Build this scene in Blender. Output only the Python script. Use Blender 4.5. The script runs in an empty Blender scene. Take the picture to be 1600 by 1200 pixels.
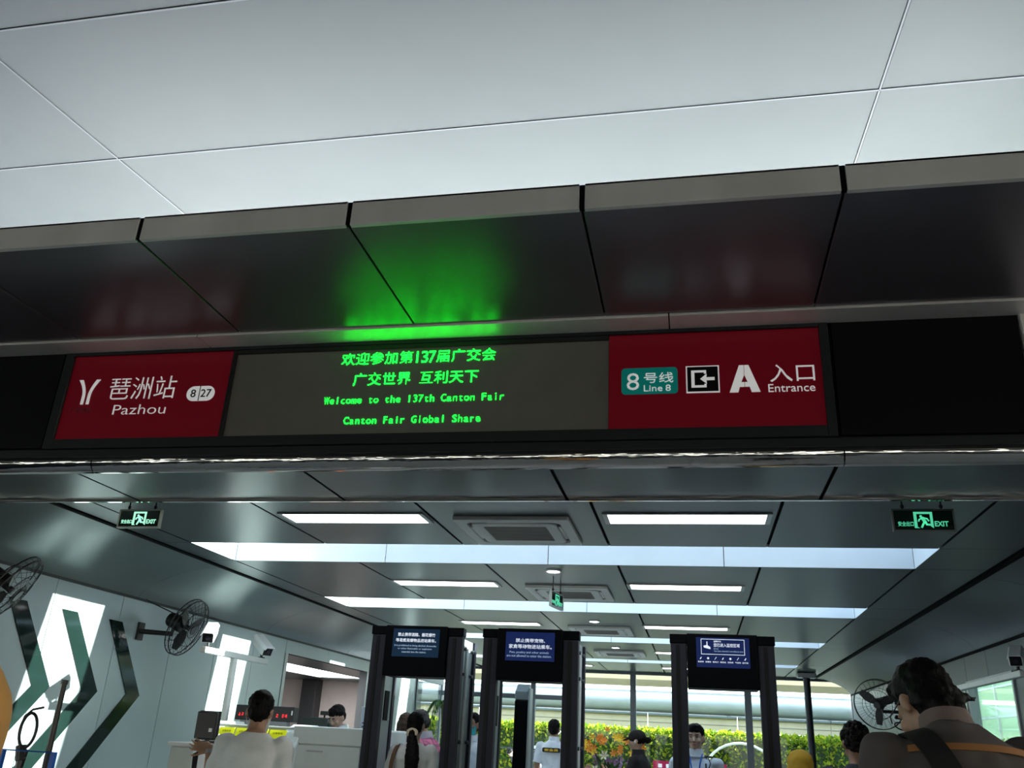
EXPO, SKY, SUN, LAMP, LEDG = 1.6, 0.40, 15.0, 3.2, 4.6
import bpy, bmesh, math, random
import numpy as np
from mathutils import Vector, Matrix, Euler
random.seed(7)
SC = bpy.context.scene
COL = SC.collection
PI = math.pi

# ------------------------------------------------------------------ camera
yaw, pitch, roll = -0.216780066, 0.38989666, 0.0538001385
cy, sy, cp, sp = math.cos(yaw), math.sin(yaw), math.cos(pitch), math.sin(pitch)
fwd = Vector((sy*cp, cy*cp, sp)); rgt = Vector((cy, -sy, 0)); upv = rgt.cross(fwd)
r2 = rgt*math.cos(roll) + upv*math.sin(roll)
u2 = upv*math.cos(roll) - rgt*math.sin(roll)
cam = bpy.data.cameras.new('camera')
camo = bpy.data.objects.new('camera', cam); COL.objects.link(camo)
m = Matrix.Identity(4)
for i in range(3):
    m[i][0] = r2[i]; m[i][1] = u2[i]; m[i][2] = -fwd[i]
m[2][3] = 1.5
camo.matrix_world = m
cam.sensor_width = 36; cam.lens = 1347.55/1600*36
cam.clip_start = 0.05; cam.clip_end = 500
SC.camera = camo

# ------------------------------------------------------------------ light
SC.view_settings.view_transform = 'Standard'
SC.view_settings.look = 'None'
SC.view_settings.exposure = EXPO
SC.view_settings.gamma = 1
SC.view_settings.use_curve_mapping = False
W = bpy.data.worlds.new('world'); SC.world = W; W.use_nodes = True
nt = W.node_tree; nt.nodes.clear()
sky = nt.nodes.new('ShaderNodeTexSky'); sky.sky_type = 'NISHITA'
sky.sun_disc = False
sky.sun_elevation = math.radians(36); sky.sun_rotation = math.radians(90)
sky.air_density = 1.2; sky.dust_density = 1.0; sky.ozone_density = 1.5
bg = nt.nodes.new('ShaderNodeBackground'); bg.inputs[1].default_value = SKY
wo = nt.nodes.new('ShaderNodeOutputWorld')
hs_ = nt.nodes.new('ShaderNodeHueSaturation'); hs_.inputs['Saturation'].default_value = .6
cb_ = nt.nodes.new('ShaderNodeMixRGB'); cb_.blend_type = 'MULTIPLY'; cb_.inputs[0].default_value = 1; cb_.inputs[2].default_value = (.93, 1, 1.04, 1)
nt.links.new(sky.outputs[0], hs_.inputs['Color']); nt.links.new(hs_.outputs[0], cb_.inputs[1]); nt.links.new(cb_.outputs[0], bg.inputs[0]); nt.links.new(bg.outputs[0], wo.inputs[0])
sun = bpy.data.lights.new('sun', 'SUN'); sun.energy = SUN; sun.angle = math.radians(0.6)
sun.color = (1.0, 0.98, 0.94)
suno = bpy.data.objects.new('sun', sun); COL.objects.link(suno)
suno.location = (20, 0, 12)
suno.rotation_euler = Vector((-1, -0.054, -0.393)).to_track_quat('-Z', 'Y').to_euler()

# ------------------------------------------------------------------ materials
MATS = {}
def mat(name, col, rough=.5, metal=0.0, var=0.06, vs=3.0, bump=0.0, bs=60.0, emit=None, es=0.0,
        spec=0.5, coat=0.0, stretch=(1, 1, 1), aniso=0.0):
    if name in MATS: return MATS[name]
    M = bpy.data.materials.new(name); M.use_nodes = True
    t = M.node_tree; b = t.nodes['Principled BSDF']
    b.inputs['Roughness'].default_value = rough; b.inputs['Metallic'].default_value = metal
    b.inputs['Specular IOR Level'].default_value = spec
    b.inputs['Coat Weight'].default_value = coat
    c = (*col, 1)
    b.inputs['Base Color'].default_value = c
    tc = t.nodes.new('ShaderNodeTexCoord'); mp = t.nodes.new('ShaderNodeMapping')
    mp.inputs['Scale'].default_value = stretch
    t.links.new(tc.outputs['Object'], mp.inputs[0])
    if var > 0:
        n = t.nodes.new('ShaderNodeTexNoise'); n.inputs['Scale'].default_value = vs; n.inputs['Detail'].default_value = 5
        t.links.new(mp.outputs[0], n.inputs['Vector'])
        r = t.nodes.new('ShaderNodeValToRGB')
        r.color_ramp.elements[0].position = .3; r.color_ramp.elements[1].position = .7
        r.color_ramp.elements[0].color = (*[x*(1-var) for x in col], 1)
        r.color_ramp.elements[1].color = (*[min(1, x*(1+var)) for x in col], 1)
        t.links.new(n.outputs['Fac'], r.inputs[0]); t.links.new(r.outputs[0], b.inputs['Base Color'])
    if bump > 0:
        n2 = t.nodes.new('ShaderNodeTexNoise'); n2.inputs['Scale'].default_value = bs; n2.inputs['Detail'].default_value = 3
        t.links.new(mp.outputs[0], n2.inputs['Vector'])
        bp = t.nodes.new('ShaderNodeBump'); bp.inputs['Strength'].default_value = bump; bp.inputs['Distance'].default_value = .01
        t.links.new(n2.outputs['Fac'], bp.inputs['Height']); t.links.new(bp.outputs[0], b.inputs['Normal'])
    if emit:
        b.inputs['Emission Color'].default_value = (*emit, 1); b.inputs['Emission Strength'].default_value = es
    MATS[name] = M
    return M
def glass(name, tint=(.92, .97, .95), gloss=.08, rough=.02):
    if name in MATS: return MATS[name]
    M = bpy.data.materials.new(name); M.use_nodes = True
    t = M.node_tree; t.nodes.clear()
    o = t.nodes.new('ShaderNodeOutputMaterial'); mx = t.nodes.new('ShaderNodeMixShader')
    tr = t.nodes.new('ShaderNodeBsdfTransparent'); gl = t.nodes.new('ShaderNodeBsdfGlossy')
    tr.inputs[0].default_value = (*tint, 1); gl.inputs['Roughness'].default_value = rough
    fr = t.nodes.new('ShaderNodeFresnel'); fr.inputs[0].default_value = 1.45
    mt = t.nodes.new('ShaderNodeMath'); mt.operation = 'MULTIPLY_ADD'; mt.inputs[1].default_value = .45; mt.inputs[2].default_value = 0.0
    t.links.new(fr.outputs[0], mt.inputs[0]); t.links.new(mt.outputs[0], mx.inputs[0])
    t.links.new(tr.outputs[0], mx.inputs[1]); t.links.new(gl.outputs[0], mx.inputs[2]); t.links.new(mx.outputs[0], o.inputs[0])
    MATS[name] = M
    return M
def translucent(name, col, w=.5):
    if name in MATS: return MATS[name]
    M = bpy.data.materials.new(name); M.use_nodes = True
    t = M.node_tree; t.nodes.clear()
    o = t.nodes.new('ShaderNodeOutputMaterial'); mx = t.nodes.new('ShaderNodeMixShader'); mx.inputs[0].default_value = w
    d = t.nodes.new('ShaderNodeBsdfDiffuse'); d.inputs[0].default_value = (*col, 1)
    tl = t.nodes.new('ShaderNodeBsdfTranslucent'); tl.inputs[0].default_value = (*col, 1)
    n = t.nodes.new('ShaderNodeTexNoise'); n.inputs['Scale'].default_value = 4
    bp = t.nodes.new('ShaderNodeBump'); bp.inputs['Strength'].default_value = .3
    t.links.new(n.outputs['Fac'], bp.inputs['Height']); t.links.new(bp.outputs[0], d.inputs['Normal'])
    t.links.new(d.outputs[0], mx.inputs[1]); t.links.new(tl.outputs[0], mx.inputs[2]); t.links.new(mx.outputs[0], o.inputs[0])
    MATS[name] = M
    return M

# ------------------------------------------------------------------ mesh helpers
class MB:
    def __init__(s): s.v = []; s.f = []
    def add(s, vs, fs):
        k = len(s.v); s.v += [tuple(v) for v in vs]; s.f += [tuple(i+k for i in f) for f in fs]; return s
    def box(s, x0, x1, y0, y1, z0, z1, rot=None, o=None):
        vs = [Vector((x, y, z)) for z in (z0, z1) for y in (y0, y1) for x in (x0, x1)]
        if rot is not None: vs = [rot @ v for v in vs]
        if o is not None: vs = [v + Vector(o) for v in vs]
        return s.add(vs, [(0, 2, 3, 1), (4, 5, 7, 6), (0, 1, 5, 4), (2, 6, 7, 3), (0, 4, 6, 2), (1, 3, 7, 5)])
    def cyl(s, a, b, r0, r1=None, n=12, caps=True):
        a, b = Vector(a), Vector(b); r1 = r0 if r1 is None else r1
        d = (b-a).normalized(); q = d.to_track_quat('Z', 'Y')
        vs = []
        for p, r in ((a, r0), (b, r1)):
            vs += [p + q @ Vector((r*math.cos(2*PI*i/n), r*math.sin(2*PI*i/n), 0)) for i in range(n)]
        fs = [(i, (i+1) % n, n+(i+1) % n, n+i) for i in range(n)]
        if caps: fs += [tuple(range(n-1, -1, -1)), tuple(range(n, 2*n))]
        return s.add(vs, fs)
    def tube(s, path, r, n=8, closed=False, rr=None):
        P = [Vector(p) for p in path]; N = len(P); vs = []
        prev = None
        for i, p in enumerate(P):
            a = P[(i-1) % N] if (closed or i > 0) else p
            b = P[(i+1) % N] if (closed or i < N-1) else p
            d = (b-a).normalized()
            if prev is None:
                u = d.orthogonal().normalized()
            else:
                u = (prev - d*prev.dot(d)).normalized()
            prev = u; w = d.cross(u)
            R = rr[i] if rr else r
            vs += [p + (u*math.cos(2*PI*k/n) + w*math.sin(2*PI*k/n))*R for k in range(n)]
        fs = []
        for i in range(N if closed else N-1):
            j = (i+1) % N
            fs += [(i*n+k, i*n+(k+1) % n, j*n+(k+1) % n, j*n+k) for k in range(n)]
        if not closed: fs += [tuple(range(n-1, -1, -1)), tuple(range((N-1)*n, N*n))]
        return s.add(vs, fs)
    def ell(s, c, r, rot=None, n=16, m=10):
        c = Vector(c); vs = [Vector((0, 0, r[2]))]
        for j in range(1, m):
            t = PI*j/m
            vs += [Vector((r[0]*math.sin(t)*math.cos(2*PI*i/n), r[1]*math.sin(t)*math.sin(2*PI*i/n), r[2]*math.cos(t))) for i in range(n)]
        vs.append(Vector((0, 0, -r[2])))
        if rot is not None: vs = [rot @ v for v in vs]
        vs = [v+c for v in vs]
        fs = [(0, 1+i, 1+(i+1) % n) for i in range(n)]
        for j in range(m-2):
            fs += [(1+j*n+i, 1+(j+1)*n+i, 1+(j+1)*n+(i+1) % n, 1+j*n+(i+1) % n) for i in range(n)]
        L = len(vs)-1; k = 1+(m-2)*n
        fs += [(L, k+(i+1) % n, k+i) for i in range(n)]
        return s.add(vs, fs)
    def caps(s, a, b, ra, rb, n=14):          # tapered limb with round ends
        a, b = Vector(a), Vector(b); d = (b-a).normalized(); q = d.to_track_quat('Z', 'Y')
        path = []
        for t in (1.0, .8, .45): path.append((a - d*ra*math.sin(t*PI/2), max(ra*math.cos(t*PI/2), .0006)))
        path += [(a, ra), (b, rb)]
        for t in (.45, .8, 1.0): path.append((b + d*rb*math.sin(t*PI/2), max(rb*math.cos(t*PI/2), .0006)))
        vs = []
        for p, r in path: vs += [p + q @ Vector((r*math.cos(2*PI*i/n), r*math.sin(2*PI*i/n), 0)) for i in range(n)]
        N = len(path)
        fs = [(j*n+i, j*n+(i+1) % n, (j+1)*n+(i+1) % n, (j+1)*n+i) for j in range(N-1) for i in range(n)]
        fs += [tuple(range(n-1, -1, -1)), tuple(range((N-1)*n, N*n))]
        return s.add(vs, fs)
    def loft(s, rings, caps=True):
        n = len(rings[0]); vs = [v for r in rings for v in r]; N = len(rings)
        fs = [(j*n+i, j*n+(i+1) % n, (j+1)*n+(i+1) % n, (j+1)*n+i) for j in range(N-1) for i in range(n)]
        if caps: fs += [tuple(range(n-1, -1, -1)), tuple(range((N-1)*n, N*n))]
        return s.add(vs, fs)
    def prism(s, poly, axis, d0, d1):
        # poly of (u,v); axis 'x': (u,v)=(y,z); 'y': (x,z); 'z': (x,y)
        f = {'x': lambda u, v, d: (d, u, v), 'y': lambda u, v, d: (u, d, v), 'z': lambda u, v, d: (u, v, d)}[axis]
        n = len(poly); vs = [f(u, v, d0) for u, v in poly] + [f(u, v, d1) for u, v in poly]
        return s.add(vs, [tuple(range(n)), tuple(range(2*n-1, n-1, -1))] + [(i, n+i, n+(i+1) % n, (i+1) % n) for i in range(n)])
    def mesh(s, name):
        me = bpy.data.meshes.new(name); me.from_pydata(s.v, [], s.f); me.update(); return me
    def build(s, name, material, parent=None, loc=None, smooth=False, bevel=0, fix=True):
        me = s.mesh(name)
        if fix:
            b = bmesh.new(); b.from_mesh(me); bmesh.ops.recalc_face_normals(b, faces=b.faces); b.to_mesh(me); b.free()
        o = bpy.data.objects.new(name, me); COL.objects.link(o)
        if material: me.materials.append(material)
        if parent: o.parent = parent
        if loc: o.location = loc
        if smooth:
            for p in me.polygons: p.use_smooth = True
            if smooth == 'auto': me.set_sharp_from_angle(angle=.6)
        if bevel:
            md = o.modifiers.new('bevel', 'BEVEL'); md.width = bevel; md.segments = 2; md.limit_method = 'ANGLE'
        return o
def tag(o, label=None, cat=None, group=None, kind=None):
    if label: o['label'] = label
    if cat: o['category'] = cat
    if group: o['group'] = group
    if kind: o['kind'] = kind
    return o
def empty(name, loc, label, cat, group=None, rz=0):
    o = bpy.data.objects.new(name, None); COL.objects.link(o); o.location = loc; o.rotation_euler = (0, 0, rz)
    o.empty_display_size = .1
    return tag(o, label, cat, group)
def S(o, label=None): return tag(o, label, None, None, 'structure')
def copy_tree(o, parent=None):
    c = o.copy(); COL.objects.link(c); c.parent = parent
    for ch in list(o.children): copy_tree(ch, c)
    return c
def box(name, b, material, parent=None, bevel=0): return MB().box(*b).build(name, material, parent, bevel=bevel)

def text_raw(s, bold=0.0, res=3):
    c = bpy.data.curves.new('t', 'FONT'); c.body = s; c.size = 1; c.resolution_u = res; c.offset = bold
    o = bpy.data.objects.new('t', c); COL.objects.link(o)
    bpy.context.view_layer.update()
    dg = bpy.context.evaluated_depsgraph_get()
    me = bpy.data.meshes.new_from_object(o.evaluated_get(dg))
    bpy.data.objects.remove(o); bpy.data.curves.remove(c)
    return me
def text_on(s, x0, x1, z0, z1, y, material, parent, name='lettering', bold=0.0, thick=.004, xf=None, res=3):
    """flat lettering facing -Y fitted to a box, given a little thickness"""
    me = text_raw(s, bold, res); co = np.array([v.co[:] for v in me.vertices])
    lo, hi = co.min(0), co.max(0)
    b = bmesh.new(); b.from_mesh(me)
    for v in b.verts:
        v.co = Vector((x0+(v.co.x-lo[0])/(hi[0]-lo[0])*(x1-x0), y, z0+(v.co.y-lo[1])/(hi[1]-lo[1])*(z1-z0)))
    g = bmesh.ops.extrude_face_region(b, geom=list(b.faces))
    for e in g['geom']:
        if isinstance(e, bmesh.types.BMVert): e.co.y += thick
    bmesh.ops.recalc_face_normals(b, faces=b.faces)
    if xf:
        for v in b.verts: v.co = xf @ v.co
    b.to_mesh(me); b.free()
    me.name = name; me.materials.clear(); me.materials.append(material)
    o = bpy.data.objects.new(name, me); COL.objects.link(o); o.parent = parent
    return o

# palette
m_panel = mat('ceiling_metal', (.072, .090, .094), .30, .5, var=.05, vs=.7)
m_cove = mat('cove_metal', (.155, .195, .195), .28, .45, var=.06, vs=.8)
m_dark = mat('joint_black', (.004, .004, .005), .8, spec=.1)
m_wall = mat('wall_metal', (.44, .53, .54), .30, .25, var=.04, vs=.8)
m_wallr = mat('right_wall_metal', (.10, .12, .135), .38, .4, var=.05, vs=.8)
m_white = mat('white_paint', (.82, .84, .85), .45)
m_shaft = mat('shaft_white', (.86, .89, .93), .5, var=.02)
m_lightpan = mat('light_panel', (.9, .9, .9), .4, emit=(1, 1, 1), es=LAMP, var=0)
m_alu = mat('aluminium_grey', (.38, .41, .43), .35, .7)
m_frame = mat('mullion_grey', (.14, .17, .19), .4, .3)
m_black = mat('black_plastic', (.015, .015, .018), .35)
m_chrome = mat('polished_steel', (.85, .82, .8), .06, 1.0, var=.03, vs=2, bump=.25, bs=3.0, stretch=(1, 1, 12))
m_soffit = mat('soffit_gloss', (.20, .18, .21), .30, .6, var=.08, vs=1.2)
m_fascia = mat('fascia_grey', (.92, .88, .87), .45, .3, var=.1, vs=2.5, stretch=(1, 1, .25))
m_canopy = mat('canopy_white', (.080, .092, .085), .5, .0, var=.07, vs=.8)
m_signframe = mat('sign_frame', (.022, .026, .03), .4, .3)
m_signblack = mat('sign_black', (.004, .004, .006), .4, spec=.2)
m_red = mat('sign_red', (.17, .001, .010), .3, var=.03, emit=(.55, .002, .025), es=.02, coat=.2)
m_ink = mat('sign_white', (.85, .85, .87), .4, var=0, emit=(1, 1, 1), es=.10)
m_inkdim = mat('sign_faded', (.25, .04, .06), .5, var=0)
m_teal = mat('sign_teal', (.003, .30, .27), .35, var=.02, emit=(.0, .5, .42), es=.03)
m_led = mat('led_panel', (.20, .19, .175), .2, 0.0, var=.04, vs=6, spec=.7)
m_green = mat('led_green', (.0, .1, .01), .5, var=0, emit=(.002, 1, .018), es=LEDG)
m_floor = mat('floor_stone', (.30, .30, .29), .3, var=.15, vs=9)
m_ground = mat('paving', (.44, .44, .445), .8, var=.15, vs=2)
m_roof = mat('roof_white', (.9, .9, .88), .6)
m_beige = mat('alcove_beige', (.50, .45, .43), .6)
m_glass = glass('window_glass')
# ================================================================== structure
G = .012
# floors
S(box('ground', (-60, 60, -30, 90, -.25, -.12), m_ground))
fl = S(MB().box(-6.5, 3.65, 5.9, 22.95, -.12, -.012).build('floor', m_dark))
tl = []
for i in range(13):
    for j in range(22):
        x0 = -6.45+i*.775; y0 = 5.95+j*.77
        if not tl:
            tm = MB().box(0, .769, 0, .764, -.014, 0).mesh('floor_tile'); tm.materials.append(m_floor); tl.append(tm)
        o = bpy.data.objects.new('floor_tile', tm); COL.objects.link(o); o.location = (x0, y0, 0); o.parent = fl
pv = S(box('pavement', (-60, 60, -30, 5.9, -.13, -.012), m_dark))
pm = MB().box(0, .99, 0, .99, -.014, 0).mesh('paving_slab'); pm.materials.append(m_ground)
for i in range(14):
    for j in range(8):
        o = bpy.data.objects.new('paving_slab', pm); COL.objects.link(o); o.location = (-8+i, -2.1+j, 0); o.parent = pv

# ceiling
XJ = [-5.40, -5.04, -3.57, -2.15, -.75, .66, 2.09, 2.76]
ROW = [(5.97, 7.99), (8.93, 11.5), (12.42, 15.38), (16.2, 19.55), (20.25, 22.9)]
SKY_Y = [(7.99, 8.93), (11.5, 12.42), (15.38, 16.2), (19.55, 20.25)]
cb = MB()
for a, b in ROW: cb.box(-5.45, 2.8, a, b, 3.225, 3.27)
for a, b in SKY_Y:
    cb.box(-5.45, -5.05, a, b, 3.225, 3.27); cb.box(2.10, 2.8, a, b, 3.225, 3.27)
ceil = S(cb.build('ceiling', m_dark))
for a, b in ROW:
    for k in range(7):
        g = .013
        box('ceiling_panel', (XJ[k]+(g if k else .03), XJ[k+1]-(g if k < 6 else .03), a+.004, b-.004, 3.2, 3.225), m_panel, ceil)
for a, b in SKY_Y:
    box('ceiling_panel', (-5.37, -5.045, a+.004, b-.004, 3.2, 3.225), m_panel, ceil)
    box('ceiling_panel', (2.095, 2.73, a+.004, b-.004, 3.2, 3.225), m_panel, ceil)
# skylight shafts
TOP = 3.78
for i, (a, b) in enumerate(SKY_Y):
    w = S(MB().box(-5.10, -5.05, a-.05, b+.05, 3.27, TOP).box(2.10, 2.15, a-.05, b+.05, 3.27, TOP)
          .box(-5.05, 2.10, a-.05, a-.006, 3.27, TOP).box(-5.05, 2.10, b+.006, b+.05, 3.27, TOP).build('window_%d' % (i+1), m_dark), 'long roof light opening')
    xs = [-5.044, -3.27, -1.48, .31, 2.094]
    for k in range(4):
        for yy in ((a-.006, a+.004), (b-.004, b+.006)):
            box('shaft_panel', (xs[k]+.004, xs[k+1]-.004, yy[0], yy[1], 3.203, TOP), m_shaft, w)
    box('shaft_panel', (-5.052, -5.044, a+.004, b-.004, 3.203, TOP), m_shaft, w)
    box('shaft_panel', (2.094, 2.102, a+.004, b-.004, 3.203, TOP), m_shaft, w)
    for k in range(4):
        box('pane', (xs[k]+.01, xs[k+1]-.01, a-.02, b+.02, TOP, TOP+.01), m_glass, w)

# coves (curved strip between ceiling and walls)
def cove(name, xa, xb, za, zb, y0, y1, material):
    root = S(MB().box(min(xa, xb)-.02, max(xa, xb)+.02, y0, y1, 3.30, 3.36).build(name, m_dark))
    n = 10; pr = []
    for i in range(n+1):
        t = i/n
        x = xa + (xb-xa)*(1-(1-t)**1.25); z = za - (za-zb)*(t**1.9)
        pr.append((x, z))
    step = 3.36
    y = y0
    while y < y1-.01:
        e = min(y+step, y1)
        rings = []
        mb = MB()
        vs = [(x, y+.003, z) for x, z in pr] + [(x, e-.003, z) for x, z in pr] + [(x, y+.003, z+.03) for x, z in pr] + [(x, e-.003, z+.03) for x, z in pr]
        N = n+1; fs = []
        for i in range(n):
            fs += [(i, i+1, N+i+1, N+i), (2*N+i, 3*N+i, 3*N+i+1, 2*N+i+1), (i, 2*N+i, 2*N+i+1, i+1), (N+i, N+i+1, 3*N+i+1, 3*N+i)]
        fs += [(0, N, 3*N, 2*N), (n, 2*N+n, 3*N+n, N+n)]
        mb.add(vs, fs); mb.build('cove_panel', material, root, smooth='auto')
        y = e
    return root
cove('trim_1', -5.44, -6.45, 3.19, 2.83, 5.97, 22.9, m_cove)
cove('trim_2', 2.80, 3.60, 3.19, 2.87, 5.97, 22.9, mat('cove_right', (.085, .092, .098), .33, .5, var=.06, vs=.8))
# double shadow gap strips along the cove
S(MB().box(-5.44, -5.40, 5.97, 22.9, 3.185, 3.25).box(-5.395, -5.38, 5.97, 22.9, 3.188, 3.22).build('trim_3', m_dark))
S(MB().box(2.75, 2.81, 5.97, 22.9, 3.18, 3.25).build('trim_4', m_dark))

# left wall: panels, doorway to the alcove
YJ = [5.97, 6.83, 7.95, 9.08, 10.2, 11.28, 12.38, 13.46]
wl = S(MB().box(-6.56, -6.48, 5.97, 13.5, 0, 2.83).box(-6.56, -6.48, 17.3, 20.6, 0, 2.83).box(-6.56, -6.48, 13.5, 17.3, 2.6, 2.83)
       .build('wall_left', m_dark))
for k in range(7):
    box('wall_panel', (-6.48, -6.45, YJ[k]+.005, YJ[k+1]-.005, .08, 2.80), m_wall, wl, .003)
for a, b in ((13.47, 15.2), (15.21, 17.32)):
    box('wall_panel', (-6.48, -6.45, a, b, 2.6, 2.80), m_wall, wl, .003)
for a, b in ((17.33, 18.4), (18.41, 19.5), (19.51, 20.6)):
    box('wall_panel', (-6.48, -6.45, a, b, .08, 2.80), m_wall, wl, .003)
box('door_lining', (-6.60, -6.44, 13.46, 13.56, 0, 2.6), m_alu, wl); box('door_lining', (-6.60, -6.44, 17.24, 17.32, 0, 2.6), m_alu, wl)
S(MB().box(-6.462, -6.44, 5.97, 20.6, 0, .08).build('baseboard_left', m_alu))
S(MB().box(-6.47, -6.445, 5.97, 22.9, 2.80, 2.83).build('trim_5', mat('seam_grey', (.06, .07, .07), .5)))
# alcove behind the doorway
S(box('wall_alcove_back', (-11.4, -6.6, 21.5, 21.6, 0, 2.7), m_beige))
S(box('wall_alcove_side', (-11.5, -11.4, 12.4, 21.6, 0, 2.7), m_beige))
S(box('wall_alcove_front', (-11.4, -6.6, 12.3, 12.4, 0, 2.7), m_beige))
S(box('wall_alcove_inner', (-6.66, -6.57, 17.4, 21.5, 0, 2.61), m_beige))
S(MB().box(-11.4, -6.56, 12.4, 21.5, -.12, 0).build('floor_alcove', m_floor))
S(MB().box(-7.6, -6.56, 12.4, 21.5, 2.62, 2.66).box(-11.4, -8.75, 12.4, 21.5, 2.62, 2.66).box(-8.75, -7.6, 12.4, 14.6, 2.62, 2.66).box(-8.75, -7.6, 20.3, 21.5, 2.62, 2.66).build('ceiling_alcove', m_panel))
al = empty('alcove_ceiling_light', (-8.175, 17.45, 2.62), 'long white ceiling light strip inside the side room beyond the doorway', 'ceiling light')
MB().box(-.555, .555, -2.83, 2.83, .02, .04).build('diffuser', m_lightpan, al)
MB().box(-.575, -.555, -2.85, 2.85, -.0, .04).box(.555, .575, -2.85, 2.85, 0, .04).build('frame', m_alu, al)
tag(MB().box(-9.55, -9.17, 21.1, 21.49, 0, 2.61).build('column', mat('column_dark', (.02, .022, .025), .5), bevel=.01),
    'dark grey square column against the back of the side room', 'column')
tag(MB().box(-6.98, -6.86, 14.2, 14.36, 0, 2.61).build('red_post', mat('brownred', (.22, .06, .06), .5), bevel=.01),
    'dull red upright post just inside the doorway of the side room', 'post')

# right wall with glazed opening
WY0, WY1, WZ0, WZ1 = 11.42, 13.3, .7, 2.52
wr = S(MB().box(3.63, 3.71, 5.97, WY0, 0, 2.87).box(3.63, 3.71, WY1, 22.9, 0, 2.87).box(3.63, 3.71, WY0, WY1, 0, WZ0).box(3.63, 3.71, WY0, WY1, WZ1, 2.87)
       .build('wall_right', m_dark))
yj = [5.97, 7.2, 8.6, 10.0, WY0]
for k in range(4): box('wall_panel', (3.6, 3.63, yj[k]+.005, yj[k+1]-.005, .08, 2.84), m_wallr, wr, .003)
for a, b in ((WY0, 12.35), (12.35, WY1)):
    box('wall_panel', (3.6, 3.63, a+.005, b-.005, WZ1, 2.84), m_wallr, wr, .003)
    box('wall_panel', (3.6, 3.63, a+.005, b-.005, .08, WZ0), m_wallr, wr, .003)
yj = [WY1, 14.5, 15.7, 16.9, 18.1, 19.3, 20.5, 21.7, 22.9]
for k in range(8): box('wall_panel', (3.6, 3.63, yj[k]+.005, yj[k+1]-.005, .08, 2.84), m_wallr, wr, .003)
S(MB().box(3.585, 3.61, 5.97, 22.9, 2.84, 2.87).build('trim_6', m_dark))
S(MB().box(3.585, 3.61, 5.97, 22.9, 0, .08).build('baseboard_right', m_alu))
w = S(MB().box(3.58, 3.7, WY0, WY0+.05, WZ0, WZ1).box(3.58, 3.7, WY1-.05, WY1, WZ0, WZ1).box(3.58, 3.7, WY0+.05, WY1-.05, WZ0, WZ0+.05).box(3.58, 3.7, WY0+.05, WY1-.05, WZ1-.04, WZ1)
      .build('window_5', m_alu))
box('pane', (3.65, 3.66, WY0+.05, WY1-.05, WZ0+.05, WZ1-.04), glass('side_glass', (.86, .97, .91), .10), w)

# far glazed wall
wf = S(MB().box(-7.9, 3.75, 22.86, 22.98, 3.14, 3.30).box(-7.9, 3.7, 22.86, 22.98, 0, .1).build('window_6', m_frame))
for x, wd in ((-6.5, .05), (-5.3, .03), (-4.06, .06), (-2.8, .05), (-1.54, .07), (1.22, .08), (3.64, .05)):
    box('mullion', (x-wd, x+wd, 22.86, 22.98, .1, 3.14), m_frame, wf)
for a, b in ((-6.45, -5.33), (-5.27, -4.12), (-4.0, -2.85)):
    box('transom', (a, b, 22.87, 22.97, 2.46, 2.57), m_frame, wf)
pz = [-6.45, -5.3, -4.06, -2.8, -1.54, 1.22, 3.62]
for k in range(6):
    if k < 3:
        box('pane', (pz[k]+.06, pz[k+1]-.06, 22.91, 22.92, .1, 2.46), m_glass, wf); box('pane', (pz[k]+.06, pz[k+1]-.06, 22.91, 22.92, 2.57, 3.14), m_glass, wf)
    else: box('pane', (pz[k]+.07, pz[k+1]-.08, 22.91, 22.92, .1, 3.14), m_glass, wf)
# rounded upper corner piece at the right end of the glazing
mb = MB(); R = .42; cx, cz = 3.62-R, 3.16-R
arc = [(cx+R*math.cos(t*PI/20), cz+R*math.sin(t*PI/20)) for t in range(11)]
mb.prism([(3.72, cz)] + [(3.72, 3.3), (cx, 3.3)] + arc[::-1], 'y', 22.80, 22.86)
S(mb.build('trim_7', m_cove))
# short glazed return at the far left side
wg = S(MB().box(-6.52, -6.42, 20.6, 20.68, 0, 2.83).box(-6.52, -6.42, 20.68, 22.86, 2.7, 2.83).box(-6.52, -6.42, 20.68, 22.86, 0, .1).build('window_7', m_frame))
box('pane', (-6.47, -6.46, 20.68, 22.86, .1, 2.7), m_glass, wg)
# dark steel post with ceiling bracket
cp_ = empty('steel_post', (2.42, 21.2, 0), 'dark round steel post rising to a ceiling bracket near the right glazing', 'post')
MB().cyl((0, 0, 0), (0, 0, 3.08), .075, n=20).build('pole', mat('post_dark', (.03, .035, .045), .3, .5), cp_, smooth='auto')
MB().box(-.2, .2, -.14, .14, 3.08, 3.195).build('bracket', m_alu, cp_, bevel=.02)

# roof over the station, parapet
rb = MB()
RO = [(3.75, 7.9)] + [(SKY_Y[i][1]+.06, SKY_Y[i+1][0]-.06) for i in range(3)] + [(20.32, 23.4)]
rb.box(-7.0, 4.3, 5.96, SKY_Y[0][0]-.06, 3.66, 3.76)
rb.box(-9, 9, 3.70, 5.95, 4.062, 4.12).box(-9, 9, 5.86, 5.95, 3.21, 4.06)
for a, b in RO[1:]: rb.box(-7.0, 4.3, a, b, 3.66, 3.76)
for a, b in SKY_Y: rb.box(-7.0, -5.11, a-.06, b+.06, 3.66, 3.76); rb.box(2.16, 4.3, a-.06, b+.06, 3.66, 3.76)
S(rb.build('roof', m_roof))
S(MB().box(-7.05, -6.97, 5.98, 23.4, 2.9, 3.85).box(4.27, 4.35, 5.98, 23.4, 2.9, 3.85).box(-7, 4.3, 23.3, 23.4, 3.3, 3.85).build('trim_8', m_fascia))
# front wing walls beside the entrance
S(box('wall_front_left', (-14, -6.5, 5.86, 5.97, 0, 3.9), m_wallr)); S(box('wall_front_right', (3.65, 14, 5.86, 5.97, 0, 3.9), m_wallr))

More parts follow.
